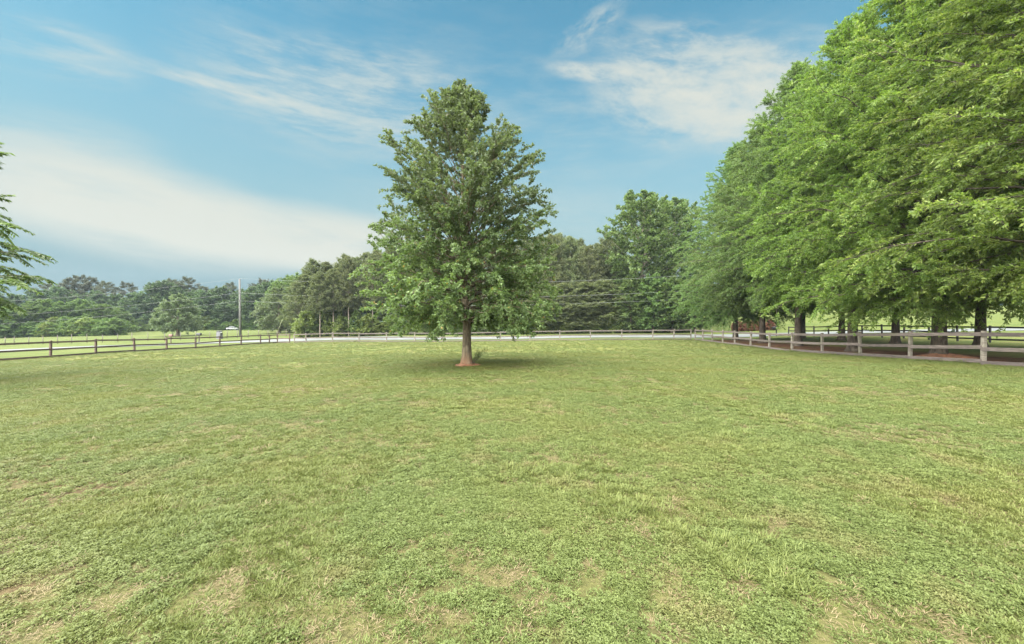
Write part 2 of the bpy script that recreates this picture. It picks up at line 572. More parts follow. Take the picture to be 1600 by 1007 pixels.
M = {
    'lawn': ground_mat(),
    'road': road_mat(),
    'oak': leaf_mat('oak_leaf', (0.074, 0.110, 0.044), (0.122, 0.172, 0.062), (0.205, 0.26, 0.10), stray=(0.22, 0.15, 0.05), transl=0.4, shaded=(4.2, 7.6, (0.094, 0.110, 0.066))),  # upper crown shade is mixed into the leaf colour by height
    'avenue': leaf_mat('avenue_leaf', (0.082, 0.152, 0.032), (0.140, 0.235, 0.048), (0.240, 0.33, 0.088), transl=0.45, stray=(0.2, 0.2, 0.09)),
    'avenue_pale': leaf_mat('avenue_pale_leaf', (0.074, 0.122, 0.038), (0.122, 0.185, 0.058), (0.20, 0.262, 0.095), transl=0.42),
    'avenue_yellow': leaf_mat('avenue_yellow_leaf', (0.080, 0.140, 0.030), (0.150, 0.228, 0.048), (0.280, 0.345, 0.098), transl=0.45),
    'old_pine': leaf_mat('old_pine_needle', (0.045, 0.052, 0.034), (0.075, 0.083, 0.052), (0.115, 0.120, 0.075), transl=0.2, rough=0.6),
    'dark_leaf': leaf_mat('dark_leaf', (0.042, 0.075, 0.036), (0.072, 0.112, 0.050), (0.125, 0.165, 0.075), transl=0.3),
    'pine': leaf_mat('pine_needle', (0.075, 0.095, 0.046), (0.115, 0.135, 0.062), (0.17, 0.18, 0.08), transl=0.3, rough=0.6),
    'far_leaf': leaf_mat('far_leaf', (0.07, 0.115, 0.042), (0.11, 0.165, 0.056), (0.18, 0.235, 0.085), transl=0.38),
    'bush': leaf_mat('bush_leaf', (0.095, 0.13, 0.04), (0.15, 0.19, 0.055), (0.22, 0.25, 0.08), transl=0.36),
    'grey_leaf': leaf_mat('grey_leaf', (0.075, 0.105, 0.055), (0.115, 0.145, 0.075), (0.17, 0.20, 0.11), transl=0.35),
    'walnut': leaf_mat('walnut_leaf', (0.055, 0.080, 0.034), (0.095, 0.132, 0.043), (0.155, 0.205, 0.058), transl=0.40),
    'red_leaf': leaf_mat('red_leaf', (0.12, 0.05, 0.035), (0.20, 0.09, 0.06), (0.27, 0.15, 0.09), transl=0.25),
    'bark_oak': bark_mat('oak_bark', (0.085, 0.066, 0.045), (0.17, 0.14, 0.092), (0.155, 0.085, 0.048), 0.7),
    'bark_avenue': bark_mat('avenue_bark', (0.034, 0.027, 0.021), (0.078, 0.062, 0.046)),
    'bark_pine': bark_mat('pine_bark', (0.16, 0.125, 0.10), (0.27, 0.225, 0.19)),
    'bark_far': bark_mat('far_bark', (0.08, 0.062, 0.05), (0.16, 0.13, 0.10)),
    'clay': plain_mat('red_clay', (0.20, 0.088, 0.045), 0.95, 0, 0.4, 7.0),
    'wood_weathered': board_mat('weathered_board', (0.070, 0.055, 0.049), (0.125, 0.098, 0.087), (0.088, 0.077, 0.055)),
    'wood_post': board_mat('weathered_post', (0.12, 0.10, 0.078), (0.22, 0.195, 0.16), (0.14, 0.13, 0.09)),
    'wood_brown': board_mat('brown_board', (0.06, 0.04, 0.034), (0.10, 0.066, 0.055), (0.082, 0.062, 0.042)),
    'wood_red': board_mat('red_brown_post', (0.062, 0.036, 0.029), (0.10, 0.058, 0.045), (0.08, 0.055, 0.04)),
    'wood_black': board_mat('black_board', (0.018, 0.016, 0.018), (0.035, 0.03, 0.032), (0.045, 0.03, 0.03)),
    'pole': board_mat('pole_wood', (0.065, 0.063, 0.060), (0.105, 0.102, 0.097), (0.08, 0.077, 0.07)),
    'wire': plain_mat('aluminium_wire', (0.20, 0.205, 0.20), 0.5, 0.2, 0.05),
    'black': plain_mat('black_paint', (0.018, 0.018, 0.02), 0.45),
    'grey_stone': plain_mat('grey_stone', (0.14, 0.135, 0.15), 0.85, 0, 0.35, 9.0),
    'white': plain_mat('white_paint', (0.45, 0.46, 0.45), 0.45, 0, 0.04),
    'brown': plain_mat('brown_paint', (0.16, 0.085, 0.07), 0.6),
    'steel': plain_mat('weathered_steel', (0.12, 0.10, 0.085), 0.7, 0.2, 0.3),
    'yellow': plain_mat('faded_yellow_plastic', (0.20, 0.22, 0.10), 0.6),
    'glass': plain_mat('dark_glass', (0.03, 0.035, 0.04), 0.12, 0, 0.05),
}

# ------------------------------------------------------------------ the ground
def axis(lo, hi, core_lo, core_hi, step):
    a = list(np.arange(core_lo, core_hi + 1e-6, step))
    d = step
    x = core_hi
    while x < hi:
        d *= 1.25
        x += d
        a.append(x)
    d = step
    x = core_lo
    while x > lo:
        d *= 1.25
        x -= d
        a.insert(0, x)
    return np.array(a)


gx, gy = axis(-300, 300, -75, 80, 1.0), axis(-120, 330, -6, 115, 1.0)
GX, GY = np.meshgrid(gx, gy, indexing='xy')
GZ = ground_z(GX, GY)
nx, ny = len(gx), len(gy)
ii = (np.arange(ny - 1)[:, None] * nx + np.arange(nx - 1)[None]).ravel()
gm = quads_mesh('ground', np.stack([GX.ravel(), GY.ravel(), GZ], -1), np.stack([ii, ii + 1, ii + nx + 1, ii + nx], -1), M['lawn'], True)
tag(link('ground', gm), 'wide mown lawn of green and straw coloured grass', 'lawn', kind='structure')


def strip(name, pts, width, mat, lift, label, cat):
    """a sheet laid along the ground"""
    p = np.array(pts, float)
    seg = np.concatenate([[0], np.cumsum(np.hypot(*np.diff(p, axis=0).T))])
    s = np.arange(0, seg[-1], 1.0)
    # smooth the corners
    cx, cy = np.interp(s, seg, p[:, 0]), np.interp(s, seg, p[:, 1])
    for _ in range(60):
        cx[1:-1] = (cx[:-2] + 2 * cx[1:-1] + cx[2:]) / 4
        cy[1:-1] = (cy[:-2] + 2 * cy[1:-1] + cy[2:]) / 4
    tx, ty = np.gradient(cx), np.gradient(cy)
    l = np.hypot(tx, ty)
    nxx, nyy = -ty / l, tx / l
    k = 9
    o = np.linspace(-width / 2, width / 2, k)
    X = cx[:, None] + nxx[:, None] * o
    Y = cy[:, None] + nyy[:, None] * o
    Z = ground_z(X, Y).reshape(X.shape) + lift
    n = len(s)
    i = (np.arange(n - 1)[:, None] * k + np.arange(k - 1)[None]).ravel()
    V = np.stack([X.ravel(), Y.ravel(), Z.ravel()], -1)
    V2 = V.copy(); V2[:, 2] -= 0.25
    me = quads_mesh(name, V, np.stack([i, i + 1, i + k + 1, i + k], -1), mat, True)
    return tag(link(name, me), label, cat, kind='structure')


ROAD = [(230, 57), (120, 56.5), (75, 57.5), (36, 60.8), (25, 62.3), (0, 65), (-22, 67.5), (-36, 67.5), (-47, 63.5), (-53, 60), (-63, 49.5), (-74, 36), (-90, 12), (-110, -30)]
strip('road', ROAD, 6.6, M['road'], 0.05, 'pale grey paved country road beyond the far fence', 'road')


# ------------------------------------------------------------------ trees
def unit(v):
    return v / np.maximum(np.linalg.norm(v, axis=-1, keepdims=True), 1e-9)


def tubes(paths, radii, S):
    """paths (B,M,3), radii (B,M) -> vertices and quads of S-sided tubes"""
    B, Mn, _ = paths.shape
    d = np.empty_like(paths)
    d[:, 1:-1] = paths[:, 2:] - paths[:, :-2]
    d[:, 0] = paths[:, 1] - paths[:, 0]
    d[:, -1] = paths[:, -1] - paths[:, -2]
    d = unit(d)
    ref = np.where(np.abs(d[:, :1, 2:3]) > 0.8, np.array([1.0, 0, 0]), np.array([0, 0, 1.0]))
    u = unit(np.cross(d, np.broadcast_to(ref, d.shape)))
    w = np.cross(d, u)
    a = np.arange(S) * 2 * np.pi / S
    V = paths[:, :, None] + radii[:, :, None, None] * (u[:, :, None] * np.cos(a)[:, None] + w[:, :, None] * np.sin(a)[:, None])
    b, m, s = np.meshgrid(np.arange(B), np.arange(Mn - 1), np.arange(S), indexing='ij')
    i0 = (b * Mn + m) * S
    s2 = (s + 1) % S
    Q = np.stack([i0 + s, i0 + s2, i0 + S + s2, i0 + S + s], -1).reshape(-1, 4)
    return V.reshape(-1, 3), Q


def join(parts):
    Vs, Qs, n = [], [], 0
    for V, Q in parts:
        Vs.append(V)
        Qs.append(Q + n)
        n += len(V)
    return np.concatenate(Vs), np.concatenate(Qs)


def leaf_quads(P, D, N, L, Wd, fold=0.15):
    """one kite-shaped leaf per row: base, side, tip, side"""
    D = unit(D)
    Sx = unit(np.cross(D, N))
    Nn = np.cross(Sx, D)
    L = L[:, None]
    Wd = Wd[:, None]
    a = P
    m = P + D * L * 0.45 + Nn * Wd * fold
    V = np.stack([a, m + Sx * Wd * 0.5, P + D * L - Nn * L * 0.10, m - Sx * Wd * 0.5], 1).reshape(-1, 3)
    Q = np.arange(len(P) * 4).reshape(-1, 4)
    return V, Q


def make_tree(seed, H, trunk_r, profile, bole, n_br, twig_len, clusters, leaves, leaf_l, leaf_w,
              asc_low=0.0, asc_top=0.9, twig_n=12, twig_droop=0.25, spread=0.8, up_bias=1.0, flat=0.35,
              flare=1.6, lean=0.0, inner=0.30, rough=0.16, pinnate=False, forks=0, arch=0.12, fill=0, asc_pow=1.2, low_bias=1.08):
    """returns (trunk+limb verts/quads, leaf verts/quads). profile = [(z, radius)...]"""
    rng = np.random.default_rng(seed)
    pz, pr = np.array(profile, float).T
    # trunk
    m = 14
    tz = np.linspace(0, H * 0.97, m)
    wob = np.cumsum(rng.normal(0, 0.02 * H / m, (m, 2)), 0)
    wob[:2] *= 0.2
    trunk = np.stack([wob[:, 0] + lean * tz, wob[:, 1], tz], -1)
    tr = trunk_r * (1 - (tz / H) ** 0.85 * 0.97)
    zs_f = np.array([0.0, 0.08, 0.2, 0.45, 0.9])
    fl = np.interp(tz, zs_f * 1.2, [flare, 1 + (flare - 1) * .65, 1 + (flare - 1) * .32, 1 + (flare - 1) * .1, 1.0])
    # extra rings low down so that the root flare shows
    zz = np.concatenate([[-0.15, 0.0, 0.1, 0.24, 0.5, 0.9], tz[tz > 1.0]])
    trunk_f = np.stack([np.interp(zz, tz, trunk[:, k]) for k in range(2)] + [zz], -1)
    trf = np.interp(zz, tz, tr)
    trf = trf * np.interp(zz, [-0.2, 0.0, 0.1, 0.24, 0.5, 0.9, 1.3], [flare * 1.12, flare, 1 + (flare - 1) * .66, 1 + (flare - 1) * .36, 1 + (flare - 1) * .14, 1.03, 1.0])
    parts = [tubes(trunk_f[None], trf[None], 14)]
    V0 = parts[0][0].reshape(len(zz), 14, 3)
    lob = 1 + 0.14 * np.sin(np.arange(14) * 2 * np.pi / 14 * 3 + seed) * np.interp(zz, [0, 1.0], [1, 0.15])[:, None]
    V0[:] = trunk_f[:, None] + (V0 - trunk_f[:, None]) * lob[..., None]
    # limbs
    z0, z1 = pz.min(), pz.max()
    ze = z0 + (z1 - z0) * ((np.arange(n_br) + rng.random(n_br)) / n_br) ** low_bias
    rad = np.interp(ze, pz, pr)
    az = np.arange(n_br) * 2.39996 + rng.normal(0, 0.35, n_br)
    lump = 1 + rough * (np.sin(az * 2 + ze * 0.9 + seed) * 0.5 + np.sin(az * 3 - ze * 1.7 + 2 * seed) * 0.5)
    rad = rad * lump * rng.uniform(1 - rough * 1.6, 1.06, n_br)
    rel = (ze - z0) / (z1 - z0)
    asc = asc_low + (asc_top - asc_low) * rel ** asc_pow + rng.normal(0, 0.07, n_br)
    zst = np.clip(ze - rad * np.tan(asc), bole, H * 0.96)
    bx, by = np.interp(zst, tz, trunk[:, 0]), np.interp(zst, tz, trunk[:, 1])
    base = np.stack([bx, by, zst], -1)
    end = np.stack([bx + np.cos(az) * rad, by + np.sin(az) * rad, ze], -1)
    mid = base * 0.45 + end * 0.55
    mid[:, 2] += rad * arch + rng.normal(0, 0.1, n_br)
    mid[:, :2] += rng.normal(0, 0.06, (n_br, 2)) * rad[:, None]
    ts = np.linspace(0, 1, 7)[None, :, None]
    br = (1 - ts) ** 2 * base[:, None] + 2 * ts * (1 - ts) * mid[:, None] + ts ** 2 * end[:, None]
    br[:, 1:6] += np.cumsum(rng.normal(0, 0.022, (n_br, 5, 3)), 1) * rad[:, None, None]
    r0 = np.minimum(np.interp(zst, tz, tr) * 0.42, 0.005 + 0.0075 * rad)
    brr = r0[:, None] * (1 - 0.85 * np.linspace(0, 1, 7)[None])
    parts.append(tubes(br, brr, 5))
    # twigs on the limbs
    k = twig_n
    s = inner + (1 - inner) * ((np.arange(k)[None] + rng.random((n_br, k))) / k)
    s = np.clip(s, 0, 1)
    fi = s * 6
    i0 = np.minimum(fi.astype(int), 5)
    fr = (fi - i0)[..., None]
    bi = np.arange(n_br)[:, None]
    tp = br[bi, i0] * (1 - fr) + br[bi, i0 + 1] * fr
    tg = unit(br[bi, i0 + 1] - br[bi, i0])
    side = np.where((np.arange(k) % 2 == 0)[None], 1.0, -1.0)[..., None] * np.ones((n_br, 1, 1))
    lat = unit(np.cross(tg, np.array([0, 0, 1.0])))
    mixl = np.clip(rng.normal(0.75, 0.25, (n_br, k, 1)), 0.1, 1.2) * (1.15 - 0.75 * s[..., None])
    td = tg + lat * side * mixl + rng.normal(0, flat, (n_br, k, 3)) * np.array([0.6, 0.6, 1.0])
    td = unit(td)
    tl = twig_len * rng.uniform(0.6, 1.2, (n_br, k)) * (0.55 + 0.45 * np.minimum(1.0, rad[:, None] / max(pr.max() * 0.5, 0.1)))
    tp, td, tl = tp.reshape(-1, 3), td.reshape(-1, 3), tl.ravel()
    if fill:
        # a few extra twigs straight from the trunk and inner limbs
        q = rng.integers(0, n_br, fill)
        f2 = rng.random((fill, 1))
        tp = np.concatenate([tp, br[q, 1] * (1 - f2) + br[q, 4] * f2])
        td = np.concatenate([td, unit(rng.normal(0, 1, (fill, 3)) + np.array([0, 0, 0.3]))])
        tl = np.concatenate([tl, twig_len * rng.uniform(0.5, 1.0, fill)])
    B = len(tp)
    tt = np.array([0.0, 0.5, 1.0])[None, :, None]
    droop = np.array([0, 0, -1.0])[None, None] * (tt ** 2) * (tl * twig_droop)[:, None, None]
    tw = tp[:, None] + td[:, None] * tl[:, None, None] * tt + droop
    parts.append(tubes(tw, np.array([[1.0, 0.7, 0.25]]) * np.clip(tl * 0.008, 0.003, 0.02)[:, None], 3))
    wood = join(parts)
    # leaf clusters along the twigs
    c = clusters
    u = (0.18 + 0.82 * (np.arange(c)[None] + rng.random((B, c)) * 0.9) / c)[..., None]
    cp = tp[:, None] + td[:, None] * tl[:, None, None] * u + np.array([0, 0, -1.0]) * (u ** 2) * (tl * twig_droop)[:, None, None]
    cd = unit(td[:, None] + np.array([0, 0, -1.0]) * 2 * u * twig_droop)
    cp, cd = cp.reshape(-1, 3), cd.reshape(-1, 3)
    n = len(cp)
    P = np.repeat(cp, leaves, 0)
    D0 = np.repeat(cd, leaves, 0)
    nn = len(P)
    upv = np.array([0, 0, 1.0])
    if pinnate:
        lat = unit(np.cross(D0, upv))
        sgn = np.where(np.arange(nn) % 2 == 0, 1.0, -1.0)[:, None]
        D = D0 * 0.75 + lat * sgn + rng.normal(0, 0.18, (nn, 3)) + np.array([0, 0, -0.35])
        P = P + D0 * (np.tile(np.arange(leaves) // 2, n)[:, None] * leaf_l * 0.33)
    else:
        rv = rng.normal(0, 1, (nn, 3))
        rv[:, 2] *= 0.6
        D = D0 + unit(rv) * spread
        P = P + rng.normal(0, leaf_l * 0.22, (nn, 3))
    N = upv * up_bias + rng.normal(0, 0.55, (nn, 3))
    L = leaf_l * rng.uniform(0.65, 1.2, nn)
    Wd = leaf_w * rng.uniform(0.7, 1.2, nn)
    return wood, leaf_quads(P, D, N, L, Wd)


def tree_meshes(name, leaf, bark, **kw):
    wood, lv = make_tree(**kw)
    return quads_mesh(name + '_trunk', wood[0], wood[1], bark, True), quads_mesh(name + '_crown', lv[0], lv[1], leaf)


def recolour(meshes, mat):
    m2 = meshes[1].copy()
    m2.materials[0] = mat
    return meshes[0], m2


def plant_tree(name, meshes, x, y, label, cat='tree', group=None, rz=0.0, scale=1.0, sink=0.05, parts=('trunk', 'crown')):
    o = empty(name, (x, y, gz(x, y) - sink), rz, scale)
    tag(o, label, cat, group)
    link(parts[0], meshes[0], o)
    link(parts[1], meshes[1], o)
    return o


# --- the lone oak on the lawn
oakY = 17.6
oakX = pt(730, oakY)
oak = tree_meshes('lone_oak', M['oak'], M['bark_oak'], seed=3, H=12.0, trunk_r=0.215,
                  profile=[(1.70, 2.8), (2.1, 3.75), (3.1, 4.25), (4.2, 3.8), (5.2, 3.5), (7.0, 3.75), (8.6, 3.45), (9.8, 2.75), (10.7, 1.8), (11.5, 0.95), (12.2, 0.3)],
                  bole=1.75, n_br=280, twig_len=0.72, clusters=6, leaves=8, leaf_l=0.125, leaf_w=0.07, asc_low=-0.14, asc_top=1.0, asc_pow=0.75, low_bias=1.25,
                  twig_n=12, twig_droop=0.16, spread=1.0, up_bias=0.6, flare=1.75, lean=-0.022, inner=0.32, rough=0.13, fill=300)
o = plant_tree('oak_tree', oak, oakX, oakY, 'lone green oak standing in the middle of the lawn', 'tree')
# shoots growing from the foot of the oak
rng = np.random.default_rng(5)
sb = []
sp_, sd_ = [], []
for i in range(9):
    a0 = np.array([0.27 + rng.normal(0, 0.05), rng.normal(-0.08, 0.08), 0.12])
    d0 = unit(np.array([0.35 + rng.normal(0, 0.28), rng.normal(0, 0.25), 1.0]))
    ln = rng.uniform(0.45, 0.95)
    path = np.stack([a0 + d0 * ln * t + np.array([0.12 * t * t, 0, 0]) for t in (0, 0.5, 1.0)])
    sb.append(tubes(path[None], np.array([[0.006, 0.005, 0.002]]), 4))
    for t in np.linspace(0.3, 1.0, 9):
        for q in range(2):
            sp_.append(a0 + d0 * ln * t + np.array([0.12 * t * t, 0, 0]))
            sd_.append(unit(rng.normal(0, 1, 3) + d0 * 0.6))
sp_, sd_ = np.array(sp_), np.array(sd_)
shl = leaf_quads(sp_, sd_, np.array([0, 0, 1.0]) + rng.normal(0, 0.5, sp_.shape), np.full(len(sp_), 0.10), np.full(len(sp_), 0.035))
sh = link('sucker_shoot', quads_mesh('sucker_shoot', *join(sb), M['bark_far'], True), o)
link('foliage', quads_mesh('shoot_foliage', *shl, M['oak']), sh)


def mound(x, y, r, h, seed, label):
    rg = np.random.default_rng(seed)
    n, k = 40, 7
    V, Q = [], []
    for j in range(k + 1):
        f = j / k
        for i in range(n):
            a = 2 * math.pi * i / n
            rr = r * f * (1 + 0.18 * math.sin(3 * a + seed) + 0.10 * math.sin(7 * a + 2 * seed)) * (1 + rg.normal(0, 0.03))
            V.append((x + rr * math.cos(a), y + rr * math.sin(a), h * (1 - f ** 1.2) + rg.normal(0, 0.012) * (1 - f) - (0.02 if j == k else 0)))
    V = np.array(V)
    V[:, 2] += ground_z(V[:, 0], V[:, 1])
    for j in range(k):
        for i in range(n):
            Q.append((j * n + i, j * n + (i + 1) % n, (j + 1) * n + (i + 1) % n, (j + 1) * n + i))
    return tag(link('soil_mound', quads_mesh('soil_mound', V, np.array(Q), M['clay'], True)), label, 'soil', kind='structure')


mound(oakX, oakY, 0.62, 0.14, 1, 'ring of red clay round the foot of the lone oak')

# --- the avenue of oaks beyond the board fence
prof_a = [(2.2, 4.2), (2.8, 6.1), (4.5, 7.2), (7, 7.3), (10, 6.9), (13, 6.1), (16, 5.0), (19, 3.5), (21.5, 1.9), (23.4, 0.4)]
prof_b = [(2.9, 4.6), (3.6, 6.6), (5, 7.4), (8, 7.0), (11, 6.7), (14, 5.7), (17, 4.7), (20, 3.0), (22.5, 1.5), (24.0, 0.4)]
ave = []
prof_c = [(3.9, 3.6), (4.6, 5.6), (6, 6.8), (8.5, 7.1), (11, 6.7), (14, 5.8), (17, 4.8), (20, 3.3), (22.5, 1.7), (24.0, 0.4)]
for sd, prof in ((11, prof_a), (23, prof_b), (37, prof_c)):
    ave.append(tree_meshes('avenue_oak', M['avenue'], M['bark_avenue'], seed=sd, H=prof[-1][0], trunk_r=0.31, profile=prof, bole=2.2, n_br=260,
                           twig_len=1.35, clusters=8, leaves=9, leaf_l=0.165, leaf_w=0.056, asc_low=-0.12, asc_top=1.05, asc_pow=0.9, low_bias=1.15, twig_n=16, twig_droop=0.30,
                           spread=1.0, up_bias=0.45, flat=0.46, flare=1.7, inner=0.30, rough=0.27, fill=900, arch=0.16))
ROW1 = [(20.9, 13.6, 'huge light green oak past the fence, overhanging the right edge of the photo'),
        (22.2, 20.6, 'big yellow green oak behind the fence with red clay at its thick trunk'),
        (23.6, 27.5, 'avenue oak with flared dark trunk, beside the one with red clay'),
        (25.4, 35.2, 'avenue oak with straight dark trunk just right of the black mailbox'),
        (26.5, 42.0, 'avenue oak with dark trunk in front of the red leaved hedge'),
        (27.6, 49.0, 'avenue oak farthest back by the fence corner')]
ROW2 = [(30.2, 19.4, 'oak of the rear avenue row, nearest of that row, mostly behind nearer crowns'),
        (31.3, 26.5, 'oak of the rear avenue row whose flared trunk shows by the pale fence post'),
        (32.3, 33.4, 'oak of the rear avenue row with slim dark trunk before the black fence'),
        (33.5, 40.3, 'oak of the rear avenue row, hidden behind the front crowns'),
        (34.6, 47.2, 'oak of the rear avenue row, last one towards the road')]
ave_use = [recolour(ave[1], M['avenue_yellow']), recolour(ave[0], M['avenue_yellow']), ave[2], recolour(ave[2], M['avenue_pale']),
           recolour(ave[2], M['avenue_pale']), recolour(ave[0], M['avenue_pale'])]
for i, (x, y, lab) in enumerate(ROW1):
    plant_tree('avenue_oak', ave_use[i], x, y, lab, 'tree', 'oaks of the front avenue row', rz=1.3 * i + 0.4, scale=(1.0, 1.0, (0.98, 1.0, 0.95, 1.03, 0.94, 1.02)[i]))
for i, (x, y, lab) in enumerate(ROW2):
    plant_tree('avenue_oak', ave[2], x, y, lab, 'tree', 'oaks of the rear avenue row', rz=2.1 * i + 2.2, scale=0.93)
mound(22.2, 20.6, 1.15, 0.28, 4, 'mound of red clay round the thick oak trunk behind the fence')

# --- the tree that reaches in from the left
wal = tree_meshes('walnut', M['walnut'], M['bark_far'], seed=42, H=10.5, trunk_r=0.2,
                  profile=[(3.3, 2.9), (3.9, 4.2), (4.6, 4.5), (5.4, 4.0), (6.4, 3.4), (7.6, 2.9), (9.0, 2.1), (10.3, 0.6)],
                  bole=2.0, n_br=46, twig_len=0.9, clusters=5, leaves=8, leaf_l=0.22, leaf_w=0.075, asc_low=0.1, asc_top=0.75, twig_n=13,
                  twig_droop=0.3, up_bias=1.2, flat=0.2, inner=0.35, rough=0.22, pinnate=True)
plant_tree('walnut_tree', wal, -22.1, 14.0, 'tree at the left edge with drooping feathery branches', 'tree', rz=0.6)

# --- background kinds
pines = []
for sd, h, b in ((51, 19.0, 4.5), (52, 17.0, 2.5), (53, 21.0, 8.0)):
    prof = [(b, 2.1), (b + 1.5, 3.3), (b + 0.45 * (h - b), 3.3), (b + 0.75 * (h - b), 2.5), (h - 1.0, 1.2), (h, 0.3)]
    pines.append(tree_meshes('pine', M['pine'], M['bark_pine'], seed=sd, H=h, trunk_r=0.17, profile=prof, bole=b * 0.8, n_br=110, twig_len=0.95, clusters=4, leaves=10,
                             leaf_l=0.46, leaf_w=0.10, asc_low=-0.05, asc_top=0.95, twig_n=6, twig_droop=-0.25, spread=1.1, up_bias=0.3, flat=0.4, flare=1.2,
                             inner=0.35, rough=0.25))
# old pines with flat broken tops for the far wood
oldp = tree_meshes('old_pine', M['old_pine'], M['bark_pine'], seed=57, H=19.0, trunk_r=0.2,
                   profile=[(10.0, 1.8), (11.5, 3.0), (14, 3.6), (16.5, 3.2), (18.3, 2.2), (19.2, 0.8)], bole=8.5, n_br=42, twig_len=1.2, clusters=4, leaves=9,
                   leaf_l=0.5, leaf_w=0.09, asc_low=0.2, asc_top=0.6, twig_n=9, twig_droop=-0.15, spread=1.1, up_bias=0.4, flat=0.3, flare=1.2, inner=0.45, rough=0.4)
decid = []
for sd, h in ((61, 12.0), (62, 14.0)):
    prof = [(1.2, 2.6), (2.5, 3.7), (0.4 * h, 4.3), (0.65 * h, 4.0), (0.85 * h, 2.7), (h, 0.6)]
    decid.append(tree_meshes('leafy', M['far_leaf'], M['bark_far'], seed=sd, H=h, trunk_r=0.22, profile=prof, bole=1.0, n_br=85, twig_len=1.2, clusters=4, leaves=6,
                             leaf_l=0.36, leaf_w=0.20, asc_low=0.1, asc_top=1.0, twig_n=9, twig_droop=0.15, spread=1.0, up_bias=0.9, flat=0.4, inner=0.3, rough=0.3, fill=150))
bigd = tree_meshes('tall_leafy', M['far_leaf'], M['bark_pine'], seed=66, H=26.0, trunk_r=0.34,
                   profile=[(1.0, 4.2), (4, 6.0), (9, 6.4), (13, 6.4), (17, 6.6), (20.5, 6.0), (23.5, 4.6), (25.6, 2.2)], bole=1.5, n_br=230, twig_len=1.4,
                   clusters=5, leaves=7, leaf_l=0.42, leaf_w=0.26, asc_low=0.2, asc_top=0.9, twig_n=9, twig_droop=0.1, spread=1.0, up_bias=0.9, flat=0.4, inner=0.4, rough=0.3)
roundt = tree_meshes('round_tree', M['far_leaf'], M['bark_far'], seed=71, H=8.9, trunk_r=0.36,
                     profile=[(1.3, 3.0), (2.2, 4.2), (3.6, 4.5), (5.2, 3.9), (6.8, 2.8), (8.2, 1.5), (8.9, 0.4)], bole=1.3, n_br=95, twig_len=0.9, clusters=4, leaves=6,
                     leaf_l=0.34, leaf_w=0.17, asc_low=0.0, asc_top=1.0, twig_n=9, twig_droop=0.3, spread=0.9, up_bias=0.9, flat=0.3, inner=0.35, rough=0.12, fill=100)
greyt = tree_meshes('grey_tree', M['grey_leaf'], M['bark_far'], seed=72, H=10.5, trunk_r=0.3,
                    profile=[(1.0, 3.0), (2.4, 4.6), (4.2, 5.0), (6.2, 4.4), (8.2, 3.0), (9.8, 1.4), (10.5, 0.4)], bole=1.2, n_br=95, twig_len=1.0, clusters=4, leaves=6,
                    leaf_l=0.36, leaf_w=0.15, asc_low=0.0, asc_top=1.0, twig_n=9, twig_droop=0.3, spread=0.9, up_bias=0.9, flat=0.3, inner=0.35, rough=0.14, fill=100)
bushes = []
for sd, mt in ((81, 'bush'), (82, 'far_leaf')):
    bushes.append(tree_meshes('bush', M[mt], M['bark_far'], seed=sd, H=4.2, trunk_r=0.07,
                              profile=[(0.25, 1.5), (0.8, 2.2), (1.8, 2.4), (3.0, 1.8), (3.9, 0.8), (4.3, 0.3)], bole=0.25, n_br=46, twig_len=0.8, clusters=4, leaves=6,
                              leaf_l=0.30, leaf_w=0.17, asc_low=0.2, asc_top=1.0, twig_n=7, twig_droop=0.1, spread=1.0, up_bias=0.8, flat=0.5, inner=0.3, rough=0.4, flare=1.1))
redb = tree_meshes('red_bush', M['red_leaf'], M['bark_far'], seed=84, H=1.7, trunk_r=0.04,
                   profile=[(0.1, 0.9), (0.5, 1.2), (1.0, 1.1), (1.5, 0.6), (1.75, 0.2)], bole=0.1, n_br=40, twig_len=0.4, clusters=3, leaves=6,
                   leaf_l=0.16, leaf_w=0.09, asc_low=0.3, asc_top=1.1, twig_n=7, twig_droop=0.1, spread=1.0, up_bias=0.8, flat=0.5, inner=0.3, rough=0.25, flare=1.1)

dark = [recolour(d, M['dark_leaf']) for d in decid]
rr = random.Random(99)
# solitary trees in the field at the left
plant_tree('round_tree', recolour(roundt, M['grey_leaf']), pt(278, 86), 86, 'small round green tree alone in the field across the road', 'tree')
plant_tree('grey_tree', greyt, pt(436, 92), 92, 'rounded grey green tree at the left end of the pine grove', 'tree', scale=1.0)


def set_height(mesh, h):
    vs = mesh[1].vertices
    z = np.empty(len(vs) * 3, np.float32)
    vs.foreach_get('co', z)
    return h / float(z[2::3].max())


def stand(kind, meshes, px, Y, top_py, label, cat='tree', group=None, wide=1.0):
    """plant a tree at a photo column and depth so that its top reaches a photo row"""
    x = pt(px, Y)
    g = gz(x, Y)
    h = CAM_Z + (504 - top_py) * Y / F - g
    s = set_height(meshes, h)
    w = max(0.85, s ** 0.6) * wide
    return plant_tree(kind, meshes, x, Y, label, cat, group, rz=rr.uniform(0, 6.28), scale=(w, w, s))


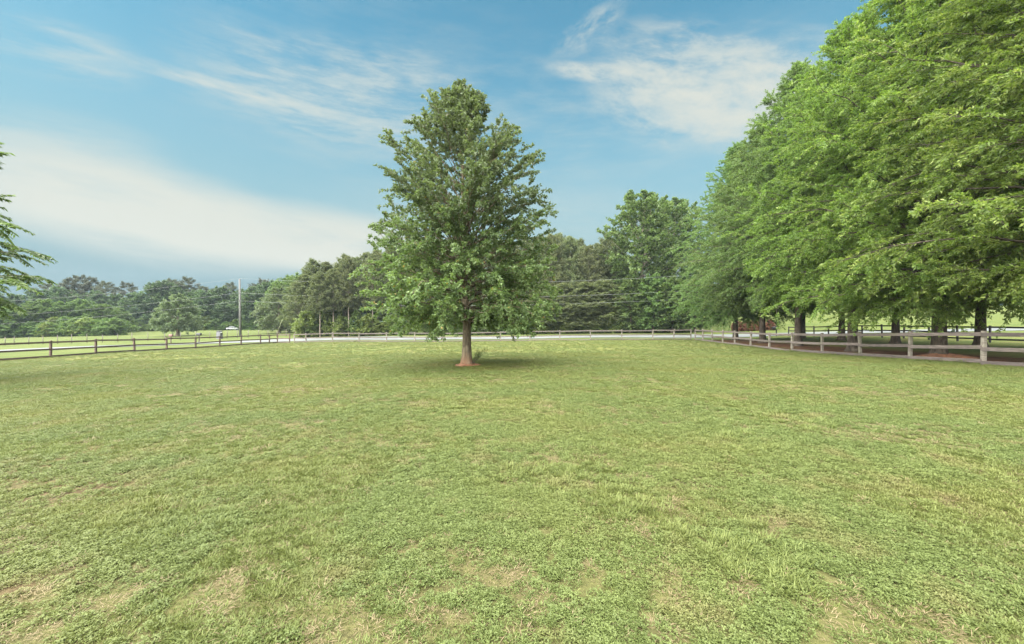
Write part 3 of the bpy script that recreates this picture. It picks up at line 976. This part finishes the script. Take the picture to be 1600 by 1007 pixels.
# pine grove across the road: (column, depth, top row, which)
GROVE = 'pines of the grove across the road'
for px, Y, top, k in ((462, 84, 440, 1), (475, 80, 428, 1), (490, 84, 403, 0), (508, 88, 408, 1), (524, 82, 418, 0), (540, 80, 396, 0), (556, 85, 400, 2), (572, 90, 392, 0),
                      (590, 84, 388, 2), (610, 82, 382, 0), (632, 86, 380, 2), (655, 82, 372, 0), (680, 88, 376, 2), (705, 83, 370, 0), (730, 86, 372, 2), (756, 82, 368, 0),
                      (780, 86, 372, 0), (800, 82, 376, 2), (822, 84, 366, 0)):
    stand('pine_tree', pines[k], px, Y, top, 'pine in the grove across the road, left of or behind the lone oak', 'pine', GROVE)
for px, Y, top, k in ((500, 99, 424, 1), (532, 101, 412, 1), (565, 100, 408, 1), (600, 101, 400, 1), (640, 102, 398, 1), (690, 101, 396, 1), (740, 102, 396, 1), (790, 100, 392, 1)):
    stand('pine_tree', pines[k], px, Y, top, 'pine in the grove across the road, left of or behind the lone oak', 'pine', GROVE, wide=1.25)
for px, Y, top, k in ((830, 98, 388, 1), (866, 99, 385, 1), (900, 98, 386, 1), (935, 99, 388, 1), (970, 98, 390, 1), (842, 82, 366, 0), (862, 80, 364, 1), (872, 84, 362, 0), (890, 81, 368, 1), (905, 84, 372, 0), (920, 79, 382, 1), (936, 82, 378, 0), (950, 88, 362, 0), (962, 83, 380, 1)):
    stand('pine_tree', pines[k], px, Y, top, 'dense grey green pine in the clump between the lone oak and the tall leafy tree', 'pine', GROVE)
for px, Y, top in ((848, 76, 452), (880, 75, 442), (915, 75.5, 440), (945, 75, 436)):
    stand('pine_tree', pines[1], px, Y, top, 'low layered small pine at the foot of the dense pine clump', 'pine', GROVE, wide=1.5)
stand('tall_leafy_tree', bigd, 1003, 78, 295, 'tall leafy green tree towering over the pines near the fence corner', 'tree')
stand('tall_leafy_tree', bigd, 1052, 90, 306, 'tall leafy tree peeping out behind the avenue and the towering one', 'tree')
for px, Y, top in ((985, 73, 430), (1020, 72, 425), (1050, 71, 430), (1085, 74, 400)):
    stand('leafy_tree', decid[px % 2], px, Y, top, 'leafy green tree below the tall leafy one beside the road', 'tree', 'lower trees by the fence corner', wide=1.1)
for px, Y, top in ((452, 98, 428), (438, 112, 436), (470, 96, 424)):
    stand('leafy_tree', decid[px % 2], px, Y, top, 'bright leafy tree behind the grey green one at the grove end', 'tree', 'leafy trees at the grove end')
for px, top, lab in ((521, 418, 'slim bare stemmed pine at the front of the grove, left of the taller bare stem'),
                     (545, 398, 'tall pine with a long pale bare stem at the front of the grove'),
                     (582, 396, 'pine with a pale bare stem just left of the lone oak crown'),
                     (500, 424, 'leaning slim pine stem at the left front of the grove')):
    stand('bare_stem_pine', pines[2], px, 73.2, top, lab, 'pine', wide=0.8)
# shrubs along the far edge of the road
sx = 478
while sx < 1060:
    Y = rr.uniform(73.5, 76.5)
    k = 0 if rr.random() < 0.62 else 1
    stand('roadside_bush', bushes[k], sx, Y, rr.uniform(474, 502) if sx > 600 else rr.uniform(478, 506), 'bushy green shrub along the far side of the road under the pines', 'bush', 'shrubs along the far road edge', wide=rr.uniform(0.9, 1.3))
    sx += rr.uniform(15, 24)
# the far wood at the left
FAR = 'trees of the far wood at the left'
for px, Y, top in ((-20, 96, 470), (14, 95, 476), (42, 98, 478), (68, 100, 466), (96, 102, 470), (128, 104, 466), (160, 106, 474), (180, 112, 480)):
    stand('leafy_tree', decid[px % 2], px, Y, top, 'leafy green tree at the front of the far wood, left of the round tree', 'tree', FAR, wide=1.2)
for px, Y, top in ((-10, 118, 452), (25, 122, 458), (55, 125, 450), (92, 128, 446), (150, 132, 452), (180, 134, 458), (212, 132, 456), (238, 134, 440), (256, 136, 436), (282, 138, 440),
                   (305, 134, 452), (320, 132, 452), (345, 136, 446), (352, 132, 468), (384, 134, 450), (400, 132, 446), (416, 134, 440), (428, 140, 436), (366, 138, 460)):
    stand('leafy_tree', dark[(px // 2) % 2], px, Y, top, 'dark leafy tree in the far wood beyond the green field', 'tree', FAR, wide=1.25)
for px, Y, top in ((106, 138, 434), (124, 140, 428), (142, 142, 431), (165, 140, 438), (196, 138, 439), (250, 142, 438), (292, 140, 431), (268, 142, 434), (318, 140, 446), (330, 141, 450), (360, 140, 440), (410, 142, 434), (75, 140, 440)):
    stand('old_pine_tree', oldp, px, Y, top, 'old flat topped pine rising above the far wood', 'pine', FAR, wide=1.0)
# low edge of the wood
sx = -10
while sx < 432:
    Y = 96 if sx < 190 else 129
    stand('field_bush', bushes[1 if rr.random() < 0.7 else 0], sx, Y, rr.uniform(492, 504), 'dark shrub along the foot of the far wood', 'bush', 'shrubs at the edge of the far wood', wide=rr.uniform(1.1, 1.6))
    sx += rr.uniform(14, 22)
for px in (1152, 1164, 1176, 1188, 1203):
    plant_tree('red_bush', redb, pt(px, 72), 72, 'reddish leaved bush in the low hedge across the road behind the avenue', 'bush', 'red leaved hedge bushes', rz=px)
for px, Y, top in ((1140, 120, 440), (1200, 130, 445), (1260, 135, 450), (1320, 130, 440), (1400, 125, 446), (1480, 130, 440), (1560, 125, 442), (1640, 125, 440)):
    stand('hill_tree', decid[px % 2], px, Y, top, 'tree on the rising field far behind the avenue', 'tree', 'trees on the hill behind the avenue', wide=1.3)


# ------------------------------------------------------------------ fences
def fence(name, label, posts, rails, post_size, H, board, mat_post, mat_rail, front, cap=0.0, seed=1):
    """posts = list of (x,y); rails = heights of board centres above the ground; front = side offset of the boards"""
    rg = random.Random(seed)
    x0, y0 = posts[0]
    root = empty(name, (x0, y0, gz(x0, y0)))
    tag(root, label, 'fence')
    org = Vector(root.location)
    for i, (x, y) in enumerate(posts):
        b = MB()
        h = H + rg.uniform(-0.04, 0.05)
        g = gz(x, y)
        j = min(i, len(posts) - 2)
        d = Vector((posts[j + 1][0] - posts[j][0], posts[j + 1][1] - posts[j][1], 0)).normalized()
        rot = Matrix((d, Vector((-d.y, d.x, 0)), Vector((0, 0, 1)))).transposed()
        tilt = Matrix.Rotation(rg.gauss(0, 0.02), 3, 'X') @ Matrix.Rotation(rg.gauss(0, 0.02), 3, 'Y')
        b.box((0, 0, h / 2 - 0.15), (post_size, post_size, h + 0.3), rot @ tilt, 0.012)
        b.build('post', mat_post, root, Vector((x, y, g)) - org)
    for i in range(len(posts) - 1):
        (xa, ya), (xb, yb) = posts[i], posts[i + 1]
        d = Vector((xb - xa, yb - ya, 0)).normalized()
        nrm = Vector((-d.y, d.x, 0)) * front * (post_size / 2 + 0.022)
        for k, hz in enumerate(rails):
            za, zb = gz(xa, ya) + hz + rg.gauss(0, 0.02), gz(xb, yb) + hz + rg.gauss(0, 0.02)
            a = Vector((xa, ya, za)) + nrm + d * 0.003
            c = Vector((xb, yb, zb)) + nrm - d * 0.003
            b = MB()
            b.beam(a - org, c - org, board, 0.04, 0.005)
            b.build('rail', mat_rail, root)
    return root


Yr = [9.4, 12.6, 15.8, 19.1, 22.3, 25.5, 28.8, 31.9, 35.0, 38.2, 41.0, 43.8, 46.7, 49.3]
postsR = [(right_fence_x(Y), Y) for Y in Yr]
fence('board_fence', 'weathered three board fence running along the avenue of oaks', postsR, (1.22, 0.66, 0.12), 0.125, 1.38, 0.15, M['wood_post'], M['wood_weathered'], 1, seed=3)
farpx = [1079.5, 1053, 1020, 971.5, 922.5, 874.8, 828, 782, 735, 691.6, 648, 604, 561, 519.5, 478, 460]
lnA, lnB = Vector((22.9, 49.6)), Vector((-31.0, 58.2))
postsF = []
for px in farpx:
    q = (px - 800) / F
    d = lnB - lnA
    t = (q * lnA.y - lnA.x) / (d.x - q * d.y)
    p = lnA + d * t
    postsF.append((p.x, p.y))
fence('board_fence', 'weathered grey brown board fence along the far road behind the lone oak', postsF, (1.22, 0.66, 0.12), 0.12, 1.36, 0.14, M['wood_post'], M['wood_weathered'], 1, seed=5)
Yl = [21.9, 25.35, 28.8, 32.2, 35.5, 38.9, 42.3, 45.9, 49.4, 53.0, 56.7, 58.6, 60.4]
postsL = [(left_fence_x(Y), Y) for Y in Yl] + [(postsF[-1][0] - 0.9, postsF[-1][1] + 0.35)]
fence('board_fence', 'dark brown three board fence along the left side of the lawn', postsL, (1.22, 0.66, 0.12), 0.13, 1.38, 0.14, M['wood_red'], M['wood_brown'], -1, seed=7)
postsB = [(38.5 + 0.01 * (Y - 30), Y) for Y in np.arange(24.9, 56.0, 2.36)]
fence('black_fence', 'black board fence behind the rear row of avenue oaks', postsB, (1.25, 0.76, 0.27), 0.11, 1.36, 0.13, M['wood_black'], M['wood_black'], 1, seed=9)

# thin post and wire fence round the field across the road
wf_px = [-14, 8, 22, 45, 67, 90, 112, 136, 160, 184, 206, 231, 257, 282, 306, 328, 355, 371, 388, 404, 419, 433, 447]
A, B = Vector((pt(-14, 62), 62.0)), Vector((pt(447, 77.5), 77.5))
pw = []
for px in wf_px:
    q = (px - 800) / F
    d = B - A
    t = (q * A.y - A.x) / (d.x - q * d.y)
    pw.append(A + d * t)
wroot = empty('wire_fence', (pw[0].x, pw[0].y, gz(*pw[0])))
tag(wroot, 'thin post and wire fence edging the green field across the road', 'fence')
for p in pw:
    b = MB()
    h = rr.uniform(1.2, 1.55)
    b.tube([(0, 0, -0.2), (rr.gauss(0, 0.02), 0, h)], [0.05, 0.045], 6)
    b.build('post', M['steel'], wroot, Vector((p.x, p.y, gz(*p))) - Vector(wroot.location))
for hz in (0.45, 0.8, 1.12):
    b = MB()
    b.tube([Vector((p.x, p.y, gz(*p) + hz)) - Vector(wroot.location) for p in pw], 0.006, 4)
    b.build('wire', M['steel'], wroot)

# ------------------------------------------------------------------ pole and power lines
PY = 80.0
px0 = pt(375.5, PY)
pz = gz(px0, PY)
pole_top = CAM_Z + (504 - 437) * PY / F
pr = empty('utility_pole', (px0, PY, pz))
tag(pr, 'tall grey wooden utility pole beside the road in the field', 'utility pole')
h = pole_top - pz
b = MB(); b.tube([(0, 0, -0.4), (-0.05, 0, h * 0.5), (-0.14, 0, h)], [0.24, 0.2, 0.15], 14); b.build('shaft', M['pole'], pr)
b = MB()
b.tube([(-0.14, 0, h), (-0.14, 0, h + 0.16)], [0.045, 0.03], 8)
b.build('insulator', M['grey_stone'], pr)
hs = [h + 0.14]
for py in (458.5, 471):
    z = CAM_Z + (504 - py) * PY / F - pz
    b = MB(); b.box((-0.12, -0.19, z), (0.09, 0.22, 0.09), None, 0.01); b.tube([(-0.12, -0.28, z - 0.06), (-0.12, -0.28, z + 0.08)], 0.04, 8)
    b.build('bracket', M['steel'], pr)
    hs.append(z)
b = MB(); b.box((-0.03, -0.22, 1.9), (0.16, 0.05, 0.3), None, 0.01); b.build('tag_plate', M['steel'], pr)


def wire(a, b, sag, label):
    n = 40
    m = MB()
    a, b = Vector(a), Vector(b)
    pts = []
    for i in range(n + 1):
        t = i / n
        p = a.lerp(b, t)
        p.z -= sag * 4 * t * (1 - t)
        pts.append(p - a)
    m.tube(pts, 0.014, 5)
    o = m.build('power_line', M['wire'], None, a)
    return tag(o, label, 'power line', 'power lines along the road')


ends_r = (428.5, 452.5, 466)                 # rows at column 1120
names = ('topmost', 'middle', 'lowest')
for i in range(3):
    s = Vector((px0 - 0.12, PY - 0.2 if i else PY, pz + hs[i]))
    Ye = 68.0
    e = Vector((pt(1120, Ye), Ye, CAM_Z + (504 - ends_r[i]) * Ye / F))
    wire(s, e, (1.35, 1.3, 1.15)[i], f'{names[i]} power line across the grove to the right of the utility pole')
for i, (yl) in enumerate((475, 497, 510)):
    s = Vector((px0 - 0.12, PY - 0.2 if i else PY, pz + hs[i]))
    Ye = 92.0
    e = Vector((pt(-60, Ye), Ye, CAM_Z + (504 - yl) * Ye / F))
    wire(s, e, 0.7, f'{names[i]} power line from the utility pole towards the left edge')
gx_ = pt(431, 78)
b = MB(); b.tube([(0, 0, -0.1), (1.15, 0.2, 3.3)], 0.032, 8)
o = b.build('guy_wire_guard', M['yellow'], None, (gx_, 78, gz(gx_, 78)))
tag(o, 'leaning faded yellow guy wire guard in front of the grey green tree', 'guy guard')


# ------------------------------------------------------------------ mailboxes, pillar and car across the road
def mailbox(px, Y, hgt, box_mat, post_mat, label, name='mailbox', finial=False, size=(0.24, 0.55, 0.26)):
    x = pt(px, Y)
    root = empty(name, (x, Y, gz(x, Y)))
    tag(root, label, 'mailbox')
    b = MB()
    b.box((0, 0, hgt / 2 - 0.1), (0.11, 0.11, hgt + 0.2), None, 0.01)
    b.box((-0.22 if finial else 0, 0, hgt - 0.06 if not finial else hgt * 0.52), (0.5, 0.09, 0.07), None, 0.008)
    if finial:
        b.tube([(0, 0, hgt + 0.01), (0, 0, hgt + 0.08), (0, 0, hgt + 0.16), (0, 0, hgt + 0.3)], [0.05, 0.03, 0.06, 0.008], 10)
    b.build('post', post_mat, root)
    bx = -0.24 if finial else 0.0
    bz = hgt * 0.52 + 0.04 if finial else hgt
    w, l, hh = size[1], size[0], size[2]
    b = MB()
    # half-round box lying along x
    pts = []
    bm = b.bm
    prof = [(-l / 2, 0.0), (l / 2, 0.0)] + [(l / 2 * math.cos(a), hh - l / 2 + l / 2 * math.sin(a)) for a in np.linspace(0, math.pi, 9)]
    ra = [bm.verts.new((bx - w / 2, y, bz + z)) for y, z in prof]
    rb = [bm.verts.new((bx + w / 2, y, bz + z)) for y, z in prof]
    n = len(prof)
    for i in range(n):
        bm.faces.new((ra[i], ra[(i + 1) % n], rb[(i + 1) % n], rb[i]))
    bm.faces.new(ra[::-1]); bm.faces.new(rb)
    bo = b.build('box', box_mat, root)
    b = MB(); b.box((bx + w / 2 + 0.012, 0, bz + hh * 0.45), (0.02, l * 0.92, hh * 0.8), None, 0.006); b.build('door', box_mat, root)
    b = MB(); b.box((bx + w * 0.2, -l / 2 - 0.012, bz + hh * 0.75), (0.04, 0.015, 0.2), None, 0.003); b.build('flag', M['brown'], root)
    return root


mailbox(1213, 56.5, 1.85, M['black'], M['black'], 'black mailbox on a finial topped post across the drive between oak trunks', finial=True, size=(0.34, 0.62, 0.4))
mailbox(311, 65.0, 1.15, M['black'], M['wood_brown'], 'small black mailbox on a wooden post by the road, right of the round tree', size=(0.34, 0.62, 0.36))
mailbox(267, 64.0, 1.05, M['brown'], M['wood_red'], 'small brown mailbox on a post by the road, left of the round tree', size=(0.32, 0.5, 0.34))

x = pt(343, 73)
root = empty('mailbox_pillar', (x, 73, gz(x, 73)))
tag(root, 'grey stone mailbox pillar with dark overhanging cap beside the road', 'mailbox pillar')
b = MB()
b.box((0, 0, 0.5), (0.72, 0.7, 1.2), None, 0.03)
b.box((-0.05, 0, 1.24), (0.6, 0.6, 0.36), None, 0.03)
b.box((0.24, 0, 0.1), (0.5, 0.6, 0.3), None, 0.03)
b.build('pillar', M['grey_stone'], root)
b = MB(); b.box((0.12, 0, 1.47), (0.95, 0.74, 0.1), None, 0.02); b.build('cap', M['black'], root)
b = MB(); b.box((0.36, -0.05, 1.2), (0.28, 0.22, 0.24), None, 0.05); b.build('box', M['white'], root)

# white car parked at the edge of the far wood
x = pt(364, 127)
car = empty('parked_car', (x, 127, gz(x, 127)), 0.6, 0.85)
tag(car, 'small white car parked at the edge of the far wood behind the pole', 'car')
b = MB()
b.box((0, 0, 0.62), (4.2, 1.7, 0.55), None, 0.14)
b.build('body', M['white'], car)
b = MB()
bm = b.bm
lo_ = [(-1.5, -0.78), (1.0, -0.78), (1.0, 0.78), (-1.5, 0.78)]
hi_ = [(-1.1, -0.62), (0.45, -0.62), (0.45, 0.62), (-1.1, 0.62)]
va = [bm.verts.new((x_, y_, 0.88)) for x_, y_ in lo_]
vb = [bm.verts.new((x_, y_, 1.38)) for x_, y_ in hi_]
for i in range(4):
    bm.faces.new((va[i], va[(i + 1) % 4], vb[(i + 1) % 4], vb[i]))
bm.faces.new(vb)
b.build('window', M['glass'], car)
b = MB(); b.box((-0.33, 0, 1.41), (1.5, 1.2, 0.06), None, 0.02); b.build('roof', M['white'], car)
for wx in (-1.3, 1.3):
    for wy in (-0.8, 0.8):
        b = MB(); b.tube([(wx, wy - 0.1, 0.32), (wx, wy + 0.1, 0.32)], 0.32, 16); b.build('wheel', M['black'], car)


# ------------------------------------------------------------------ grass and clover on the lawn
def vnoise(x, y, cell, seed):
    """smooth random values between 0 and 1"""
    rg = np.random.default_rng(seed)
    T = rg.random((256, 256))
    fx, fy = x / cell, y / cell
    ix, iy = np.floor(fx).astype(int), np.floor(fy).astype(int)
    tx, ty = fx - ix, fy - iy
    tx, ty = tx * tx * (3 - 2 * tx), ty * ty * (3 - 2 * ty)
    g = lambda a, b: T[(ix + a) % 256, (iy + b) % 256]
    return (g(0, 0) * (1 - tx) + g(1, 0) * tx) * (1 - ty) + (g(0, 1) * (1 - tx) + g(1, 1) * tx) * ty


def blade_mat(name, a, b, c, transl=0.3):
    m, t, out = new_mat(name)
    geo = t.node('ShaderNodeNewGeometry')
    oi = t.node('ShaderNodeObjectInfo')
    big = t.noise(oi.outputs['Location'], 0.22, 3.0, 0.6)
    sml = t.noise(oi.outputs['Location'], 1.4, 3.0, 0.6)
    k = t.math('ADD', t.math('MULTIPLY', geo.outputs['Random Per Island'], 0.5), t.math('MULTIPLY', oi.outputs['Random'], 0.5))
    c1 = t.mix(k, a, b)
    c1 = t.mix(t.ramp(big, 0.42, 0.66, 0.0, 0.6), c1, c)
    c1 = t.mix(t.ramp(sml, 0.52, 0.72, 0.0, 0.55), c1, (0.195, 0.165, 0.068))
    p = t.node('ShaderNodeBsdfPrincipled')
    t.l.new(c1, p.inputs['Base Color'])
    p.inputs['Roughness'].default_value = 0.55
    p.inputs['Specular IOR Level'].default_value = 0.3
    tr = t.node('ShaderNodeBsdfTranslucent')
    t.l.new(c1, tr.inputs[0])
    mx = t.node('ShaderNodeMixShader')
    mx.inputs[0].default_value = transl
    t.l.new(p.outputs[0], mx.inputs[1])
    t.l.new(tr.outputs[0], mx.inputs[2])
    t.l.new(mx.outputs[0], out.inputs[0])
    return m


bm_green = blade_mat('grass_blade', (0.092, 0.117, 0.028), (0.162, 0.192, 0.052), (0.160, 0.165, 0.042))
bm_clover = blade_mat('clover_leaf', (0.086, 0.114, 0.031), (0.156, 0.19, 0.058), (0.154, 0.166, 0.045))
bm_dry = blade_mat('dry_blade', (0.15, 0.105, 0.06), (0.25, 0.195, 0.11), (0.20, 0.145, 0.075), 0.15)

rg = np.random.default_rng(77)


def clump(kind):
    if kind == 'clover':
        n = 34
        r = 0.058 * np.sqrt(rg.random(n)); a = rg.random(n) * 6.28
        h = rg.uniform(0.006, 0.034, n) * (1.1 - r / 0.075)
        c = np.stack([r * np.cos(a), r * np.sin(a), h], -1)
        P, D, N = [], [], []
        for j in range(3):
            ang = a * 3 + j * 2.09
            P.append(c); D.append(np.stack([np.cos(ang), np.sin(ang), rg.normal(0.15, 0.3, n)], -1)); N.append(np.array([0, 0, 1.0]) + rg.normal(0, 0.35, (n, 3)))
        P, D, N = map(np.concatenate, (P, D, N))
        return leaf_quads(P, D, N, rg.uniform(0.008, 0.016, 3 * n), rg.uniform(0.006, 0.011, 3 * n), 0.1)
    n = {'grass': 42, 'dry': 34, 'tall': 46}[kind]
    rad, lmin, lmax, w, lift = {'grass': (0.06, 0.018, 0.042, 0.0055, 0.8), 'dry': (0.08, 0.025, 0.06, 0.0035, 0.10), 'tall': (0.06, 0.04, 0.09, 0.006, 1.0)}[kind]
    r = rad * np.sqrt(rg.random(n)); a = rg.random(n) * 6.28
    P = np.stack([r * np.cos(a), r * np.sin(a), np.zeros(n) + (0.006 if kind == 'dry' else -0.004)], -1)
    a2 = a + rg.normal(0, 0.9, n)
    D = np.stack([np.cos(a2), np.sin(a2), np.abs(rg.normal(lift, 0.35, n))], -1)
    N = np.stack([-np.cos(a2), -np.sin(a2), np.full(n, 0.9)], -1)
    return leaf_quads(P, D, N, rg.uniform(lmin, lmax, n), np.full(n, w) * rg.uniform(0.7, 1.3, n), 0.2)


src = bpy.data.collections.new('lawn_plants')      # never linked to the scene: only the shapes
for nm, kd, mt in (('clover_patch', 'clover', bm_clover), ('dry_tuft', 'dry', bm_dry), ('grass_tuft', 'grass', bm_green), ('tall_tuft', 'tall', bm_green)):
    src.objects.link(bpy.data.objects.new(nm, quads_mesh(nm, *clump(kd), mt)))

PTS, SCL, IDX = [], [], []
for y0, y1, dens, sc in ((1.2, 4.0, 1000, 0.85), (4.0, 7.0, 640, 0.95), (7.0, 11.0, 380, 1.1), (11.0, 17.0, 210, 1.3), (17.0, 27.0, 95, 1.55), (27.0, 58.0, 20, 2.0)):
    area = (y1 - y0) * (1.42 * (y0 + y1) + 3.0)
    n = int(area * dens)
    y = np.sqrt(rg.random(n) * (y1 ** 2 - y0 ** 2) + y0 ** 2)
    x = (rg.random(n) * 2 - 1) * (1.42 * y + 1.5)
    ok = (x < right_fence_x(y) + 0.5) & (x > left_fence_x(y)) & (y < 57.8 - (x + 31) * 0.16) & (np.hypot(x - oakX, y - oakY) > 0.6)
    k_ = 1.0 if y1 < 8 else (1.6 if y1 < 18 else 3.0)
    v = 0.30 * vnoise(x * 0.6, y, 1.1 * k_, 1) + 0.32 * vnoise(x, y, 0.36 * k_, 2) + 0.38 * vnoise(x, y, 0.13 * k_, 3)
    ok &= rg.random(n) < np.clip(0.46 + 3.6 * (v - 0.36), 0.30, 1.0)
    for cx_, cy_, cr_ in WORN:
        ok &= (np.hypot(x - cx_, y - cy_) > cr_ * (0.3 + 1.0 * vnoise(x, y, 0.28, 31))) | (rg.random(n) < 0.5)
    x, y, v = x[ok], y[ok], v[ok]
    n = len(x)
    kinds = vnoise(x, y, 0.9, 5) + rg.normal(0, 0.16, n)
    idx = np.where(kinds > 0.52, 2, 0)
    idx = np.where((rg.random(n) < np.clip(0.75 - 1.7 * v, 0.02, 0.45)), 1, idx)
    tallm = (vnoise(x, y, 1.1, 8) > 0.80) & (rg.random(n) < 0.08) & (y < 9)
    for cx_, cy_, cr_ in ((1.65, 2.85, 0.42), (3.0, 5.6, 0.6), (1.1, 3.6, 0.3), (-2.9, 3.3, 0.5), (4.6, 6.6, 0.6)):
        tallm |= (np.hypot(x - cx_, y - cy_) < cr_ * (0.6 + 0.8 * vnoise(x, y, 0.3, 12))) & (rg.random(n) < 0.14)
    idx = np.where(tallm, 3, idx)
    PTS.append(np.stack([x, y, ground_z(x, y)], -1))
    SCL.append(sc * rg.uniform(0.7, 1.35, n))
    IDX.append(idx)
# unmown growth along the feet of the fences
for line in (postsR, postsF, postsL):
    for (xa, ya), (xb, yb) in zip(line, line[1:]):
        n = int(math.hypot(xb - xa, yb - ya) * 26)
        f = rg.random(n)
        x, y = xa + (xb - xa) * f + rg.normal(0, 0.16, n), ya + (yb - ya) * f + rg.normal(0, 0.16, n)
        PTS.append(np.stack([x, y, ground_z(x, y)], -1))
        SCL.append(rg.uniform(0.9, 2.2, n) * (0.5 + vnoise(x, y, 1.7, 21)))
        IDX.append(np.where(rg.random(n) < 0.6, 3, np.where(rg.random(n) < 0.6, 2, 1)))
PTS, SCL, IDX = np.concatenate(PTS), np.concatenate(SCL), np.concatenate(IDX)
gme = bpy.data.meshes.new('grass')
gme.vertices.add(len(PTS))
gme.vertices.foreach_set('co', PTS.astype(np.float32).ravel())
at = gme.attributes.new('clump_scale', 'FLOAT', 'POINT'); at.data.foreach_set('value', SCL.astype(np.float32))
at = gme.attributes.new('clump_kind', 'INT', 'POINT'); at.data.foreach_set('value', IDX.astype(np.int32))
rot = np.stack([rg.normal(0, 0.12, len(PTS)), rg.normal(0, 0.12, len(PTS)), rg.random(len(PTS)) * 6.283], -1)
at = gme.attributes.new('clump_turn', 'FLOAT_VECTOR', 'POINT'); at.data.foreach_set('vector', rot.astype(np.float32).ravel())
for mt in (bm_clover, bm_dry, bm_green):
    gme.materials.append(mt)
gob = link('grass', gme)
tag(gob, 'short grass, clover and dry thatch covering the lawn', 'grass', kind='stuff')
ng = bpy.data.node_groups.new('grass_scatter', 'GeometryNodeTree')
ng.interface.new_socket('Geometry', in_out='INPUT', socket_type='NodeSocketGeometry')
ng.interface.new_socket('Geometry', in_out='OUTPUT', socket_type='NodeSocketGeometry')
gi, go = ng.nodes.new('NodeGroupInput'), ng.nodes.new('NodeGroupOutput')
ip = ng.nodes.new('GeometryNodeInstanceOnPoints')
ci = ng.nodes.new('GeometryNodeCollectionInfo')
ci.inputs['Collection'].default_value = src
ci.inputs['Separate Children'].default_value = True
ci.inputs['Reset Children'].default_value = True
ip.inputs['Pick Instance'].default_value = True


def attr(name, typ):
    nd = ng.nodes.new('GeometryNodeInputNamedAttribute')
    nd.data_type = typ
    nd.inputs['Name'].default_value = name
    return nd.outputs['Attribute']


ng.links.new(gi.outputs[0], ip.inputs['Points'])
ng.links.new(ci.outputs[0], ip.inputs['Instance'])
ng.links.new(attr('clump_kind', 'INT'), ip.inputs['Instance Index'])
ng.links.new(attr('clump_turn', 'FLOAT_VECTOR'), ip.inputs['Rotation'])
ng.links.new(attr('clump_scale', 'FLOAT'), ip.inputs['Scale'])
ng.links.new(ip.outputs[0], go.inputs[0])
md = gob.modifiers.new('scatter', 'NODES')
md.node_group = ng
print('grass clumps', len(PTS))


# ------------------------------------------------------------------ the hazy air
hm = bpy.data.materials.new('air')
hm.use_nodes = True
ht = NT(hm.node_tree)
ht.n.clear()
ho = ht.node('ShaderNodeOutputMaterial')
hv = ht.node('ShaderNodeVolumePrincipled')
hv.inputs['Color'].default_value = (0.74, 0.88, 0.98, 1)
hv.inputs['Density'].default_value = 0.0002
hv.inputs['Anisotropy'].default_value = 0.2
ht.l.new(hv.outputs[0], ho.inputs['Volume'])
x0, x1, y0, y1 = float(gx[0]) - 5, float(gx[-1]) + 5, float(gy[0]) - 5, float(gy[-1]) + 5
z0, z1 = float(GZ.min()) - 1.0, 42.0
b = MB()
b.box(((x0 + x1) / 2, (y0 + y1) / 2, (z0 + z1) / 2), (x1 - x0, y1 - y0, z1 - z0))
hz = b.build('haze', hm)
tag(hz, 'thin summer haze that pales the far trees', 'haze', kind='stuff')
